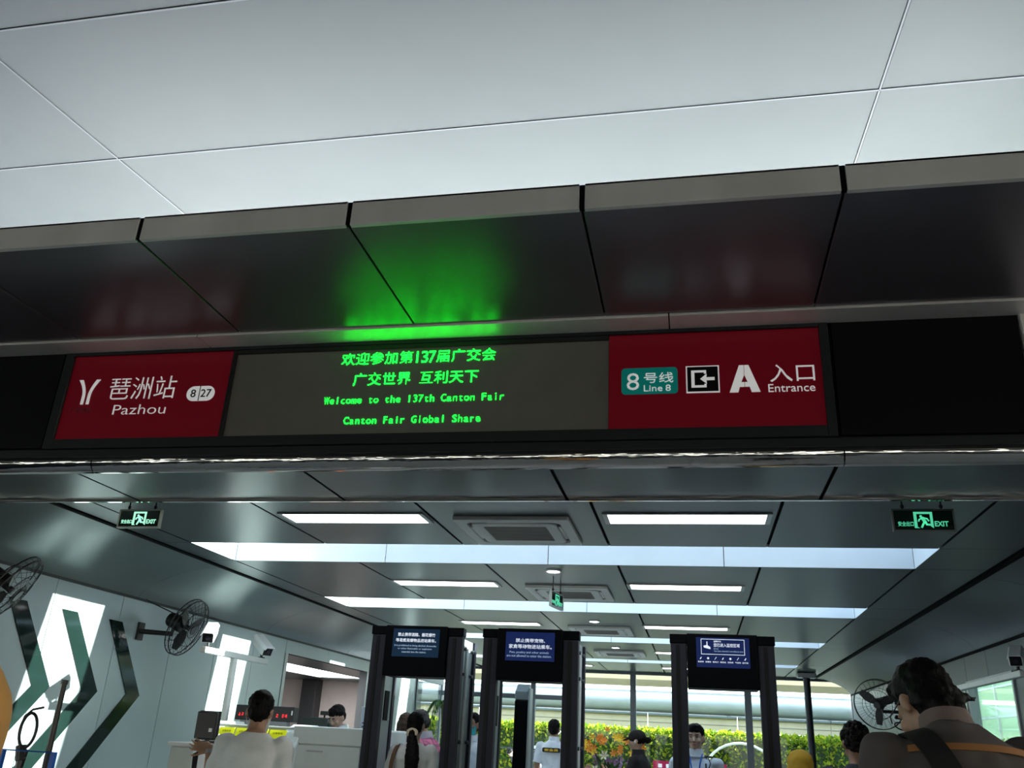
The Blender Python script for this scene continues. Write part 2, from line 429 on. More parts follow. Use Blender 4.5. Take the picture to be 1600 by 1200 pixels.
# --- entrance beam: underside panels, steel strips
bm_ = S(MB().box(-9, 9, 5.16, 5.95, 3.13, 3.20).build('entrance_beam', m_dark), 'dark panelled beam over the entrance')
xb = [-7.72, -6.0, -4.29, -2.555, -.865, .86, 2.58, 4.3]
for k in range(7):
    box('soffit_panel', (xb[k]+.012, xb[k+1]-.012, 5.2, 5.93, 3.10, 3.13), m_panel, bm_)
box('steel_edge', (-7.7, 4.3, 5.93, 5.955, 3.082, 3.20), m_chrome, bm_)
xs = [-7.7, -4.15, .90, 4.3]
for k in range(3):
    MB().prism([(5.215, 3.178)]+[(5.215-.07*math.sin(a_*PI/16), 3.178-.08*(1-math.cos(a_*PI/16)) if False else 3.098+.08*(1-math.cos(a_*PI/16))) for a_ in range(8, -1, -1)], 'x', xs[k]+.004, xs[k+1]-.004).build('steel_strip', m_chrome, bm_, smooth='auto')
S(MB().box(-9, 9, 5.10, 5.24, 3.18, 4.03).build('trim_9', m_signblack))

# --- soffit over the sign, fascia
sf = S(MB().box(-9, 9, 3.72, 5.20, 4.02, 4.06).box(-9, 9, 3.688, 3.80, 4.0, 4.1195).box(-9, 9, 3.801, 3.87, 4.06, 4.136).build('eave', m_dark), 'projecting eave with glossy dark underside')
xe = [-9.28+1.255*i for i in range(16)]
for k in range(15):
    MB().box(xe[k]+.006, xe[k+1]-.006, 3.69, 4.86, 3.99, 4.02).build('soffit_panel', m_soffit, sf, bevel=.004)
    MB().box(xe[k]+.014, xe[k+1]-.014, 3.655, 3.687, 3.985, 4.135).box(xe[k]+.014, xe[k+1]-.014, 3.655, 3.80, 4.12, 4.135).build('fascia_panel', m_fascia, sf, bevel=.003)
jb = MB()
for x in xe: jb.box(x-.0135, x+.0135, 3.664, 3.80, 3.995, 4.134)
jb.build('joint_filler', m_dark, sf)['kind'] = 'stuff'
xl = [-9, -6.7, -3.33, -.12+.02, 3.2, 6.6, 9]
for k in range(6):
    box('lip_panel', (xl[k]+.004, xl[k+1]-.004, 4.865, 5.06, 3.975, 4.02), m_fascia, sf, .003)

# --- high canopy in front
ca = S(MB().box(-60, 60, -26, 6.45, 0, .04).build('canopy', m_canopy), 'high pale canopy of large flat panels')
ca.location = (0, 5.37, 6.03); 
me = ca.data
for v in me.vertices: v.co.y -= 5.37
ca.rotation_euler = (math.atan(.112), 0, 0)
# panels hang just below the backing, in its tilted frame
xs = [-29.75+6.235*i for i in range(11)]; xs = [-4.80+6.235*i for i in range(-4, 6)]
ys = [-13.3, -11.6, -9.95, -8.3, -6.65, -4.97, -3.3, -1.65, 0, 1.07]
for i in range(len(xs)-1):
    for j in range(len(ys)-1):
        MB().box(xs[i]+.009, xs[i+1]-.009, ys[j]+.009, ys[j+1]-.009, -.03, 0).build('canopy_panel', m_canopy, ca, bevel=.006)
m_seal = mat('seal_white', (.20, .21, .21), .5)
mb = MB()
for x in xs[1:-1]: mb.box(x-.006, x+.006, ys[0], ys[-1], -.036, -.002)
for y in ys[1:-1]: mb.box(xs[0], xs[-1], y-.008, y+.008, -.036, -.002)
mb.build('joint_bead', m_seal, ca)

# ================================================================== the sign
sg = empty('station_sign', (-1.8, 5.10, 3.235), 'long black framed station name sign with red ends and green LED text over the entrance', 'sign')
def sgb(name, mb_, material, **k):
    o = mb_.build(name, material, None, **k); o.parent = sg; o.matrix_parent_inverse = Matrix.Translation((1.8, -5.10, -3.235)); return o
def sgp(o): o.parent = sg; o.matrix_parent_inverse = Matrix.Translation((1.8, -5.10, -3.235)); return o
SX0, SX1, SZ0, SZ1 = -4.50, .86, 3.235, 3.995
YS = 5.074
sgb('frame', MB().box(SX0, SX0+.07, 5.05, 5.13, SZ0, SZ1).box(SX1-.055, SX1, 5.05, 5.13, SZ0, SZ1)
    .box(SX0+.07, SX1-.055, 5.05, 5.13, SZ0, 3.305).box(SX0+.07, SX1-.055, 5.05, 5.13, 3.952, SZ1), m_signframe, bevel=.004)
sgb('red_panel', MB().box(-4.43, -3.147, YS, 5.12, 3.305, 3.955), m_red)
sgb('red_panel', MB().box(-.487, .805, YS, 5.12, 3.305, 3.955), m_red)
sgb('led_panel', MB().box(-3.122, -.49, 5.085, 5.12, 3.305, 3.925), m_led)
sgb('divider', MB().box(-3.147, -3.122, 5.06, 5.12, 3.305, 3.952), m_black)
sgb('led_shade', MB().box(-3.122, -.49, 5.062, 5.12, 3.925, 3.952), m_black)
def st(s, x0, x1, z0, z1, material=m_ink, name='lettering', bold=0, y=YS-.004):
    return sgp(text_on(s, x0, x1, z0, z1, y, material, None, name, bold, .006))
st('琶洲站', -4.084, -3.555, 3.604, 3.776, bold=-.009)
st('Pazhou', -4.016, -3.600, 3.489, 3.562, bold=-.014)
st('广州地铁', -4.368, -4.194, 3.510, 3.548, m_inkdim)
# station mark: two strokes curving apart
for sgn in (-1, 1):
    L = []; Rr = []
    for i in range(11):
        t = i/10; z = 3.574 + .191*t
        x = .012 + .044*max(0, (t-.35)/.65)**1.7
        wd = .021+.010*max(0, (t-.5)*2)**1.5
        L.append((-4.2625+sgn*x, z)); Rr.append((-4.2625+sgn*(x+wd), z))
    sgb('station_emblem', MB().prism(L+Rr[::-1], 'y', YS-.006, YS), m_ink)
# capsule 8|27
def rrect(x0, x1, z0, z1, r, n=6):
    P = []
    for cx_, cz_, a0 in ((x1-r, z1-r, 0), (x0+r, z1-r, 90), (x0+r, z0+r, 180), (x1-r, z0+r, 270)):
        P += [(cx_+r*math.cos(math.radians(a0+90*i/n)), cz_+r*math.sin(math.radians(a0+90*i/n))) for i in range(n+1)]
    return P
sgb('line_badge', MB().prism(rrect(-3.457, -3.243, 3.577, 3.688, .054), 'y', YS-.005, YS), m_ink)
sgb('badge_divider', MB().box(-3.360, -3.355, YS-.008, YS-.004, 3.577, 3.688), m_signblack)
st('8', -3.423, -3.385, 3.604, 3.662, m_signblack, y=YS-.009); st('27', -3.345, -3.267, 3.604, 3.662, m_signblack, y=YS-.009)
# right panel
sgb('line_badge', MB().prism(rrect(-.408, -.057, 3.538, 3.717, .025), 'y', YS-.004, YS), m_teal)
st('8', -.374, -.297, 3.567, 3.681, bold=-.004, y=YS-.009)
st('号线', -.267, -.084, 3.612, 3.682, y=YS-.009); st('Line', -.268, -.152, 3.555, 3.597, y=YS-.009); st('8', -.133, -.101, 3.555, 3.597, y=YS-.009)
sgb('entry_symbol', MB().box(-.006, .197, YS-.006, YS, 3.537, 3.718), m_ink)
sgb('entry_symbol', MB().box(.002, .189, YS-.009, YS-.005, 3.545, 3.710), m_signblack)
zc = 3.627
br = MB()
br.prism([(.026, 3.570), (.026, 3.685), (.118, 3.685), (.118, 3.662), (.104, 3.662), (.104, 3.671), (.046, 3.671), (.046, 3.584), (.104, 3.584), (.104, 3.593), (.118, 3.593), (.118, 3.570)], 'y', YS-.013, YS-.009)
br.prism([(.080, zc), (.120, zc+.034), (.120, zc+.017), (.115, zc+.010), (.168, zc+.010), (.168, zc-.010), (.115, zc-.010), (.120, zc-.017), (.120, zc-.034)], 'y', YS-.013, YS-.009)
sgb('entry_symbol', br, m_ink)
sgb('lettering', MB().prism([(.255, 3.534), (.318, 3.714), (.3455, 3.714), (.3455, 3.534+.113), (.327, 3.600), (.3455, 3.600), (.3455, 3.570), (.317, 3.570), (.307, 3.534)], 'y', YS-.006, YS)
    , m_ink)
sgb('lettering', MB().prism([(.438, 3.534), (.386, 3.534), (.376, 3.570), (.3485, 3.570), (.3485, 3.600), (.366, 3.600), (.3485, 3.647), (.3485, 3.714), (.375, 3.714)], 'y', YS-.006, YS), m_ink)
st('入口', .499, .762, 3.597, 3.712); st('Entrance', .485, .758, 3.530, 3.582)
# LED text as lit dots on a grid
def led_cells(s, x0, x1, z0, z1, mono):
    """rasterise a line of text: every glyph gets a full or half cell"""
    wts = [1.0 if ord(c) > 255 else .5 for c in s]; tot = sum(wts)
    if mono: wts = [1.0]*len(s); tot = len(s)
    cell = (x1-x0)/tot; pts = []
    P = LEDP; x = x0
    for c, wt in zip(s, wts):
        wd = cell*wt
        if c != ' ':
            me = text_raw(c, 0.0 if ord(c) > 255 else .004); me.calc_loop_triangles()
            co = np.array([v.co[:2] for v in me.vertices]); tri = np.array([t.vertices[:] for t in me.loop_triangles])
            if mono or ord(c) < 256:
                h = (z1-z0); sc = h/.73; cw = co[:, 0].max()-co[:, 0].min()
                sx = min(sc, wd*.9/cw) if c not in 'Wwm' else wd*.92/cw
                co = np.stack([x+wd/2+(co[:, 0]-(co[:, 0].max()+co[:, 0].min())/2)*sx, z0+co[:, 1]*sc], 1)
            else:
                co = np.stack([x+(co[:, 0]*.98)*wd+.005*wd, z0+(co[:, 1]+.08)*(z1-z0)/.93], 1)
            A, B, C_ = co[tri[:, 0]], co[tri[:, 1]], co[tri[:, 2]]
            gx = np.arange(math.floor(co[:, 0].min()/P)*P, co[:, 0].max()+P, P); gz = np.arange(math.floor(co[:, 1].min()/P)*P, co[:, 1].max()+P, P)
            X, Z = np.meshgrid(gx, gz); q = np.stack([X.ravel(), Z.ravel()], 1)[:, None, :]
            def sd(a, b): return (b[:, 0]-a[:, 0])*(q[..., 1]-a[:, 1]) - (b[:, 1]-a[:, 1])*(q[..., 0]-a[:, 0])
            d1, d2, d3 = sd(A, B), sd(B, C_), sd(C_, A)
            ins = (((d1 >= 0) & (d2 >= 0) & (d3 >= 0)) | ((d1 <= 0) & (d2 <= 0) & (d3 <= 0))).any(1)
            pts += [tuple(v) for v in q[ins, 0]]
            bpy.data.meshes.remove(me)
        x += wd
    return pts
LEDP = .0042
for s, x0, x1, z0, z1, mono in (('欢迎参加第137届广交会', -2.332, -1.235, 3.815, 3.905, 0), ('广交世界 互利天下', -2.230, -1.343, 3.660, 3.752, 0),
                                ('Welcome to the 137th Canton Fair', -2.418, -1.164, 3.532, 3.585, 1), ('Canton Fair Global Share', -2.258, -1.313, 3.384, 3.437, 1)):
    mb = MB(); h = LEDP*.42
    for px, pz_ in set((round(a, 5), round(b, 5)) for a, b in led_cells(s, x0, x1, z0, z1, mono)):
        mb.add([(px-h, 5.0825, pz_-h), (px+h, 5.0825, pz_-h), (px+h, 5.0825, pz_+h), (px-h, 5.0825, pz_+h)], [(0, 1, 2, 3)])
    o = sgb('led_lettering', mb, m_green, fix=False); o['kind'] = 'stuff'
# dark blank panels on both sides of the sign
tag(MB().box(-9, -4.52, 5.065, 5.099, 3.245, 3.985).build('blank_panel', m_signblack, bevel=.004), 'plain black blank panel to the left of the station sign', 'panel')
tag(MB().box(.88, 1.93, 5.065, 5.099, 3.245, 3.985).build('blank_panel', m_signblack, bevel=.004), 'plain black blank panel to the right of the station sign', 'panel')
tag(MB().box(1.94, 9, 5.04, 5.099, 3.245, 3.985).build('blank_panel', m_fascia, bevel=.004), 'light grey end panel at the right edge of the black panel', 'panel')
S(MB().box(-9, 9, 5.075, 5.16, 3.182, 3.232).build('trim_10', m_signframe))
# ================================================================== fittings on the ceiling
LP = [(6.91, (-2.84, -.04)), (10.17, (-2.92, -.09)), (13.84, (-3.02, -.13)), (17.75, (-3.02, -.13)), (21.3, (-3.02, -.13))]
names = ['nearest the entrance beam', 'second from the entrance', 'third from the entrance', 'fourth from the entrance', 'farthest, close to the far glazing']
lt0 = None
def light_fixture():
    t = empty('ceiling_light', (0, 0, 0), 'x', 'ceiling light')
    f = MB().box(-.655, -.615, -.17, .17, 0, .05).box(.615, .655, -.17, .17, 0, .05).box(-.615, .615, -.17, -.15, 0, .05).box(-.615, .615, .15, .17, 0, .05)
    f.build('frame', mat('lamp_frame', (.42, .44, .45), .35, .6), t)
    MB().box(-.615, .615, -.15, .15, .004, .012).build('diffuser', m_lightpan, t)
    return t
for i, (y, xs) in enumerate(LP):
    for j, x in enumerate(xs):
        if lt0 is None: lt0 = light_fixture(); o = lt0
        else: o = copy_tree(lt0)
        o.location = (x, y, 3.188)
        o['label'] = 'rectangular white ceiling light in the %s row, %s' % (('left', 'right')[j], names[i])
        o['category'] = 'ceiling light'; o['group'] = 'rectangular ceiling lights'
# round downlights
def downlight():
    t = empty('downlight', (0, 0, 0), 'x', 'ceiling light')
    MB().cyl((0, 0, -.006), (0, 0, .012), .085, n=24).build('rim', m_white, t, smooth='auto')
    MB().cyl((0, 0, -.009), (0, 0, -.006), .068, n=24).build('lamp', mat('spot_emit', (1, 1, 1), .4, emit=(1, 1, 1), es=3, var=0), t)
    return t
d0 = None
for y, lab in ((9.25, 'small round downlight just behind the first roof light'), (13.3, 'small round downlight above the middle walk-through gate'), (17.0, 'small round downlight deep in the hall, farthest of the three')):
    o = downlight() if d0 is None else copy_tree(d0)
    d0 = d0 or o
    o.location = (-1.47, y, 3.19); o['label'] = lab; o['group'] = 'round downlights'
# cassette air conditioners
m_ac = mat('ac_white', (.85, .86, .84), .5, var=.03)
m_acg = mat('ac_grille', (.34, .33, .31), .6)
def cassette():
    t = empty('air_conditioner', (0, 0, 0), 'x', 'air conditioner')
    h = .49
    # face plate with the slot ring left open
    def ring(o, i, z0, z1, ro, ri):
        a = rrect(-o, o, -o, o, ro); b = rrect(-i, i, -i, i, ri); n = len(a)
        vs = [(x, y, z0) for x, y in a]+[(x, y, z0) for x, y in b]+[(x, y, z1) for x, y in a]+[(x, y, z1) for x, y in b]
        fs = []
        for k in range(n):
            l = (k+1) % n
            fs += [(k, l, n+l, n+k), (2*n+k, 3*n+k, 3*n+l, 2*n+l), (k, 2*n+k, 2*n+l, l), (n+k, n+l, 3*n+l, 3*n+k)]
        return MB().add(vs, fs)
    ring(.49, .40, -.025, .01, .02, .09).build('face_plate', m_ac, t, bevel=.006)
    MB().prism(rrect(-.41, .41, -.41, .41, .09), 'z', -.004, .01).build('air_slot', m_black, t)
    ring(.365, .27, -.03, -.002, .07, .02).build('inner_frame', m_ac, t, bevel=.006)
    g = box('intake_grille', (-.27, .27, -.27, .27, -.026, -.01), m_acg, t)
    mb = MB()
    for k in range(13): mb.box(-.262, .262, -.262+.042*k, -.25+.042*k, -.030, -.0261)
    mb.build('grille_rib', m_acg, g)['kind'] = 'stuff'
    for k in range(4):
        r = Matrix.Rotation(k*PI/2, 3, 'Z')
        MB().box(-.22, .22, -.396, -.368, -.022, -.006, rot=r).build('louvre', m_ac, t, bevel=.004)
    return t
a0 = None
for y, lab in ((7.34, 'white square ceiling air conditioner nearest the entrance beam'), (10.68, 'white square ceiling air conditioner behind the side-on exit sign'),
               (14.4, 'white square ceiling air conditioner above the middle walk-through gate'), (18.1, 'small far ceiling air conditioner seen left of the right gate')):
    o = cassette() if a0 is None else copy_tree(a0)
    a0 = a0 or o
    o.location = (-1.47, y, 3.19); o['label'] = lab; o['group'] = 'ceiling air conditioners'
# exit signs
def exit_sign(x, y, z, w, h, rz, label, frame_m, glow, dots=1):
    t = empty('exit_sign', (x, y, z), label, 'exit sign', 'hanging exit signs', rz)
    hw, hh = w/2, h/2; f = .012
    MB().box(-hw, hw, -.016, .016, hh-f, hh).box(-hw, hw, -.016, .016, -hh, -hh+f).box(-hw, -hw+f, -.016, .016, -hh+f, hh-f).box(hw-f, hw, -.016, .016, -hh+f, hh-f).build('frame', frame_m, t, bevel=.002)
    p = MB().box(-hw+f, hw-f, -.010, .010, -hh+f, hh-f).build('sign_panel', mat('exit_black', (.004, .016, .013), .12), t)
    s = h/.15
    def sh(mb, n='pictogram'): return mb.build(n, glow, t)
    Y0, Y1 = -.013, -.010
    k = s
    # door outline
    sh(MB().prism([(-.058*k, -.052*k), (-.058*k, .056*k), (.058*k, .056*k), (.058*k, -.052*k), (.042*k, -.040*k), (.042*k, .042*k), (-.040*k, .042*k), (-.040*k, -.045*k), (-.026*k, -.052*k)], 'y', Y0, Y1))
    mb = MB()
    mb.cyl((-.014*k, Y0-.001, .026*k), (-.014*k, Y1, .026*k), .0085*k, n=12)
    def limb(pts, r):
        for a, b in zip(pts[:-1], pts[1:]):
            d = Vector((b[0]-a[0], 0, b[1]-a[1])).normalized(); nn = Vector((-d.z, 0, d.x))*r
            A = Vector((a[0], 0, a[1]))*k - d*r*.6*k; B = Vector((b[0], 0, b[1]))*k + d*r*.6*k; nn = nn*k
            mb.prism([((A+nn).x, (A+nn).z), ((B+nn).x, (B+nn).z), ((B-nn).x, (B-nn).z), ((A-nn).x, (A-nn).z)], 'y', Y0-.001, Y1)
    limb([(-.005, .014), (.010, -.014)], .010); limb([(-.008, .016), (-.026, .004), (-.030, -.006)], .0045)
    limb([(.002, .016), (.022, .010), (.032, -.004)], .0045); limb([(.002, -.014), (-.006, -.030), (-.014, -.046)], .006)
    limb([(.010, -.014), (.018, -.028), (.040, -.030)], .006)
    sh(mb)
    m1 = text_on('安全出口', -.158*k, -.062*k, -.040*k, -.008*k, Y0, glow, t, bold=.01, thick=.003)
    m2 = text_on('EXIT', .066*k, .150*k, -.040*k, -.006*k, Y0, glow, t, bold=.02, thick=.003)
    for sx in (-1, 1):
        MB().tube([(sx*hw*.62, 0, hh), (sx*hw*.62, 0, hh+.05), (sx*hw*.62, 0, 3.2-z+.0)], .006, 8).ell((sx*hw*.62, 0, hh+.02), (.014, .012, .016)).build('hanger', m_black, t, smooth='auto')
    return t
g1 = mat('exit_glow_bright', (.3, .8, .6), .4, var=0, emit=(.45, 1, .72), es=.30)
g2 = mat('exit_glow', (.1, .6, .4), .4, var=0, emit=(.10, .75, .42), es=.22)
exit_sign(-4.485, 6.3, 3.035, .39, .155, 0, 'hanging green exit sign with pale frame on the left, near the left cove', mat('exit_frame_pale', (.5, .55, .5), .4, .4), g1)
exit_sign(1.57, 6.3, 3.035, .405, .158, 0, 'hanging green exit sign with dark frame on the right', mat('exit_frame_dark', (.12, .14, .14), .35, .5), g2)
exit_sign(-1.50, 9.72, 2.95, .40, .17, math.radians(79), 'exit sign hanging side-on below the first downlight', mat('exit_frame_pale', (1, 1, 1)), g2)

# ================================================================== wall fans
m_fan = mat('fan_black', (.012, .012, .013), .35)
def wall_fan(label, loc, face, R=.33, bracket=None):
    """hub at loc; face = direction the fan looks at; bracket = wall point"""
    t = empty('wall_fan', loc, label, 'fan', 'black wall fans')
    d = Vector(face).normalized(); q = d.to_track_quat('Z', 'Y').to_matrix()
    def T(mb): mb.v = [tuple(q @ Vector(v)) for v in mb.v]; return mb
    c = MB()
    for r, z in ((R, .0), (R*.985, .05), (R*.6, .10), (R*.6, -.07), (R*.28, .115)):
        c.tube([(r*math.cos(2*PI*i/40), r*math.sin(2*PI*i/40), z) for i in range(40)], .0045 if r < R*.9 else .007, 6, closed=True)
    n = 26
    for i in range(n):
        a = 2*PI*i/n; a2 = a+.12
        c.tube([(.05*math.cos(a), .05*math.sin(a), .118), (R*.6*math.cos(a2), R*.6*math.sin(a2), .10), (R*.985*math.cos(a2), R*.985*math.sin(a2), .05), (R*math.cos(a2), R*math.sin(a2), 0)], .0022, 4)
        c.tube([(.09*math.cos(a), .09*math.sin(a), -.09), (R*.6*math.cos(a), R*.6*math.sin(a), -.07), (R*math.cos(a), R*math.sin(a), 0)], .0022, 4)
    T(c).build('cage', m_fan, t)
    T(MB().cyl((0, 0, .11), (0, 0, .125), .055, n=20)).build('badge', mat('fan_badge', (.05, .05, .055), .3), t, smooth='auto')
    for k in range(3):
        mb = MB(); rings = []
        for j in range(6):
            u = j/5; r = .04+u*(R*.82-.04); w = .035+.045*math.sin(PI*min(1, u*1.1)*.9); tw = .55-.3*u
            rg = []
            for s1, s2 in ((-1, -1), (1, -1), (1, 1), (-1, 1)):
                yy = s1*w*math.cos(tw); zz = s1*w*math.sin(tw)*.7+s2*.002
                rg.append(Matrix.Rotation(k*2*PI/3+.4, 3, 'Z') @ Vector((r, yy, zz+.02)))
            rings.append(rg)
        T(mb.loft(rings)).build('blade', m_fan, t)
    mo = MB().cyl((0, 0, -.22), (0, 0, -.03), .085, .095, n=24).ell((0, 0, -.22), (.085, .085, .05)).cyl((0, 0, -.03), (0, 0, .06), .03, n=12)
    T(mo).build('motor', m_fan, t, smooth='auto')
    if bracket:
        b = Vector(bracket)-Vector(loc); mp_ = q @ Vector((0, 0, -.17)); e = mp_+Vector((0, 0, -.15))
        MB().tube([mp_, e, Vector((b.x, b.y, e.z))], .03, 10).build('arm', m_fan, t)
        MB().box(-.015, .015, -.06, .06, -.1, .1, o=(b.x, b.y, e.z)).build('wall_plate', m_fan, t, bevel=.004)
        MB().tube([mp_+Vector((0, 0, .08)), Vector((b.x*.9+mp_.x*.1, b.y, e.z+.35)), Vector((b.x, b.y, 2.83-loc[2]))], .006, 6).build('power_cord', m_fan, t)
    return t
wall_fan('black wall fan on the left wall between the chevrons and the camera pole', (-5.98, 9.70, 2.55), (.95, .02, -.36), .34, (-6.44, 9.5, 2.45))
wall_fan('black wall fan at the left edge of the picture, above the first chevron', (-6.02, 6.80, 2.53), (.75, .35, -.55), .34, (-6.44, 6.5, 2.5))
wall_fan('black wall fan on the right wall beside the far glazing', (3.12, 17.0, 2.38), (-.45, -.85, -.22), .42, (3.59, 17.15, 2.3))

# ================================================================== chevrons on the left wall
m_chev = mat('chevron_glass', (.008, .020, .017), .06, .0, var=.1, spec=.6, coat=.0)
def chev(y, dz, label):
    zt, zm, zb = 2.52, 1.755, .15
    w = .24
    P = [(y, zt), (y+w, zt), (y+w+.61, zm), (y+w+.61-1.05*1.0*(zm-zb)/.83*.78, zb), (y+.60-1.05*(zm-zb)/.83*.78-.02, zb), (y+.59, zm)]
    t = tag(MB().prism(P, 'x', -6.4495, -6.436).build('chevron_strip', m_chev, bevel=.002), label, 'wall decoration', 'dark glass chevrons')
    return t
chev(7.33, 0, 'dark green glass chevron on the left wall, leftmost, below the near fan')
chev(8.10, 0, 'dark green glass chevron on the left wall, middle of the three')
chev(8.89, 0, 'dark green glass chevron on the left wall, rightmost of the three')

# ================================================================== camera poles
m_cambody = mat('camera_white', (.85, .87, .87), .35)
m_pole = mat('pole_white', (.62, .65, .63), .4, .3)
def cctv(loc, d, label):
    t = empty('security_camera', loc, label, 'camera', 'white security cameras')
    d = Vector(d).normalized(); q = d.to_track_quat('Y', 'Z').to_matrix()
    zo = Vector((0, 0, .14))
    def T(mb): mb.v = [tuple(q @ Vector(v) + zo) for v in mb.v]; return mb
    T(MB().prism([(-.06, -.055), (.06, -.055), (.065, .02), (.045, .055), (-.045, .055), (-.065, .02)], 'y', -.16, .15)).build('housing', m_cambody, t, bevel=.008)
    T(MB().prism([(-.07, .03), (-.05, .062), (.05, .062), (.07, .03), (.066, .028), (.047, .057), (-.047, .057), (-.066, .028)], 'y', -.17, .20)).build('sun_shield', m_cambody, t)
    T(MB().box(-.052, .052, .1501, .158, -.048, .045)).build('front_glass', mat('camera_front', (.008, .008, .01), .1), t, bevel=.003)
    T(MB().cyl((0, .158, 0), (0, .166, 0), .022, n=16)).build('lens', mat('lens', (.02, .02, .03), .05), t)
    MB().tube([(0, 0, 0), (0, 0, .05), zo+q @ Vector((0, -.03, -.055))], .016, 8).cyl((0, 0, 0), (0, 0, .012), .04, n=14).build('bracket', m_black, t)
    return t
def cam_pole(x, y0, y1, z, yp, label):
    t = empty('camera_pole', (x, yp, 0), label, 'pole', 'white camera poles')
    MB().box(-.035, .035, y0-yp, y1-yp, z-.06, z).build('crossbar', m_pole, t, bevel=.006)
    MB().cyl((0, 0, .015), (0, 0, z-.06), .038, n=20).build('post', m_pole, t, smooth='auto')
    MB().cyl((0, 0, 0), (0, 0, .015), .12, n=20).build('base_plate', m_pole, t)
    return t
cam_pole(-4.9, 8.33, 9.75, 2.215, 9.0, 'white T-shaped camera pole in front of the left wall')
cctv((-4.9, 8.42, 2.215), (.38, -.85, -.38), 'white boxy security camera on the near end of the left pole')
cctv((-4.9, 9.62, 2.215), (.78, -.55, -.50), 'white security camera on the far end of the left pole')
cam_pole(3.1, 9.55, 12.6, 2.36, 11.75, 'white camera pole with long crossbar before the right window')
cctv((3.1, 9.68, 2.36), (-.35, -.88, -.38), 'white security camera at the end of the right crossbar')

# ================================================================== walk-through gates
m_post = mat('gate_post', (.024, .026, .038), .5, .0, spec=.2)
m_post2 = mat('gate_rib', (.008, .008, .011), .4, spec=.2)
m_side = mat('gate_side', (.34, .40, .41), .35, .2)
m_hdr = mat('gate_header', (.003, .0035, .005), .5, spec=.05)
m_scr = mat('screen_blue', (.003, .006, .02), .3, emit=(.004, .012, .07), es=.33, var=0, spec=.2)
m_scr2 = mat('screen_teal', (.002, .006, .01), .3, emit=(.003, .016, .04), es=.33, var=0, spec=.2)
m_scrt = mat('screen_text', (.6, .65, .7), .4, emit=(.75, .82, .95), es=.25, var=0)
m_scrs = mat('screen_text_dim', (.3, .4, .5), .4, emit=(.35, .5, .7), es=.22, var=0)
def gate(x, label):
    t = empty('walk_through_gate', (x, 7.85, 0), label, 'security gate', 'walk-through security gates')
    for s in (-1, 1):
        a, b = (s*.43, s*.295); x0, x1 = min(a, b), max(a, b)
        p = MB().box(x0, x1, .0, .09, .06, 2.335).build('post', m_post, t, bevel=.006)
        MB().box((x0+x1)/2-.022, (x0+x1)/2+.008, -.008, .0, .08, 2.32).build('rib', m_post2, p)
        box('post_cap', (x0-.008, x1+.008, -.008, .10, 2.335, 2.41), m_hdr, t, .005)
        box('foot', (x0-.02, x1+.02, -.03, .62, 0, .06), m_hdr, t, .005)
        xi = s*.36
        box('side_panel', (min(xi, xi+s*.045), max(xi, xi+s*.045), .09, .50, .06, 2.33), m_side, t, .004)
        a, b = s*.43, s*.35
        box('rear_post', (min(a, b), max(a, b), .50, .575, .06, 2.33), m_post, t, .006)
        MB().cyl((s*.417, .26, .2), (s*.417, .26, 2.25), .012, n=10).build('edge_tube', mat('tube_white', (.75, .8, .82), .3), t, smooth='auto')
        for z in (1.45, 2.02, 2.24):
            for yy in (.16, .44):
                MB().cyl((s*.405, yy, z), (s*.435, yy, z), .016, n=12).build('knob', mat('knob', (.05, .06, .065), .4), t)
        box('side_display', (min(s*.352, s*.36), max(s*.352, s*.36), .30, .42, 1.60, 1.86), m_hdr, t, .003)
    box('top_beam', (-.352, .352, .45, .575, 2.24, 2.33), m_side, t, .004)
    h = box('header', (-.293, .293, -.035, .30, 1.975, 2.415), m_hdr, t, .008)
    return t, h
def screen(t, m_, x0=-.215, x1=.225, z0=2.14, z1=2.385):
    return box('screen', (x0, x1, -.041, -.036, z0, z1), m_, t)
def gt(t, s, x0, x1, z0, z1, m_=None, bold=.01): return text_on(s, x0, x1, z0, z1, -.0435, m_ or m_scrt, t, 'screen_text', bold, .002, res=2)
g1_, _ = gate(-2.49, 'left walk-through security gate with dark teal warning screen about alcohol and fireworks')
screen(g1_, m_scr2)
gt(g1_, '禁止携带酒精、烟花爆竹', -.17, .185, 2.318, 2.350); gt(g1_, '等易燃易爆物品进站乘车。', -.185, .195, 2.268, 2.300)
gt(g1_, 'It is prohibited to bring alcohol, fireworks', -.195, .20, 2.226, 2.246, m_scrs, 0); gt(g1_, 'or other flammable or explosive', -.16, .16, 2.200, 2.219, m_scrs, 0); gt(g1_, 'materials into the station.', -.12, .11, 2.175, 2.191, m_scrs, 0)
g2_, _ = gate(-1.435, 'middle walk-through security gate with blue screen about pets and poultry')
screen(g2_, m_scr)
gt(g2_, '禁止携带宠物、', -.125, .14, 2.296, 2.330); gt(g2_, '家禽等动物进站乘车。', -.185, .20, 2.243, 2.280)
gt(g2_, 'Pets, poultry and other animals', -.175, .175, 2.198, 2.222, m_scrs, 0); gt(g2_, 'are not allowed to enter the station.', -.20, .20, 2.172, 2.193, m_scrs, 0)
g3_, _ = gate(.225, 'right walk-through security gate with blue surveillance notice and row of icons')
screen(g3_, m_scr)
bo = MB(); X0, X1, Z0, Z1 = -.175, .185, 2.245, 2.372
for b in ((X0, X1, Z0, Z0+.004), (X0, X1, Z1-.004, Z1), (X0, X0+.004, Z0+.004, Z1-.004), (X1-.004, X1, Z0+.004, Z1-.004)): bo.box(b[0], b[1], -.0435, -.0412, b[2], b[3])
bo.build('notice_border', m_scrt, g3_)
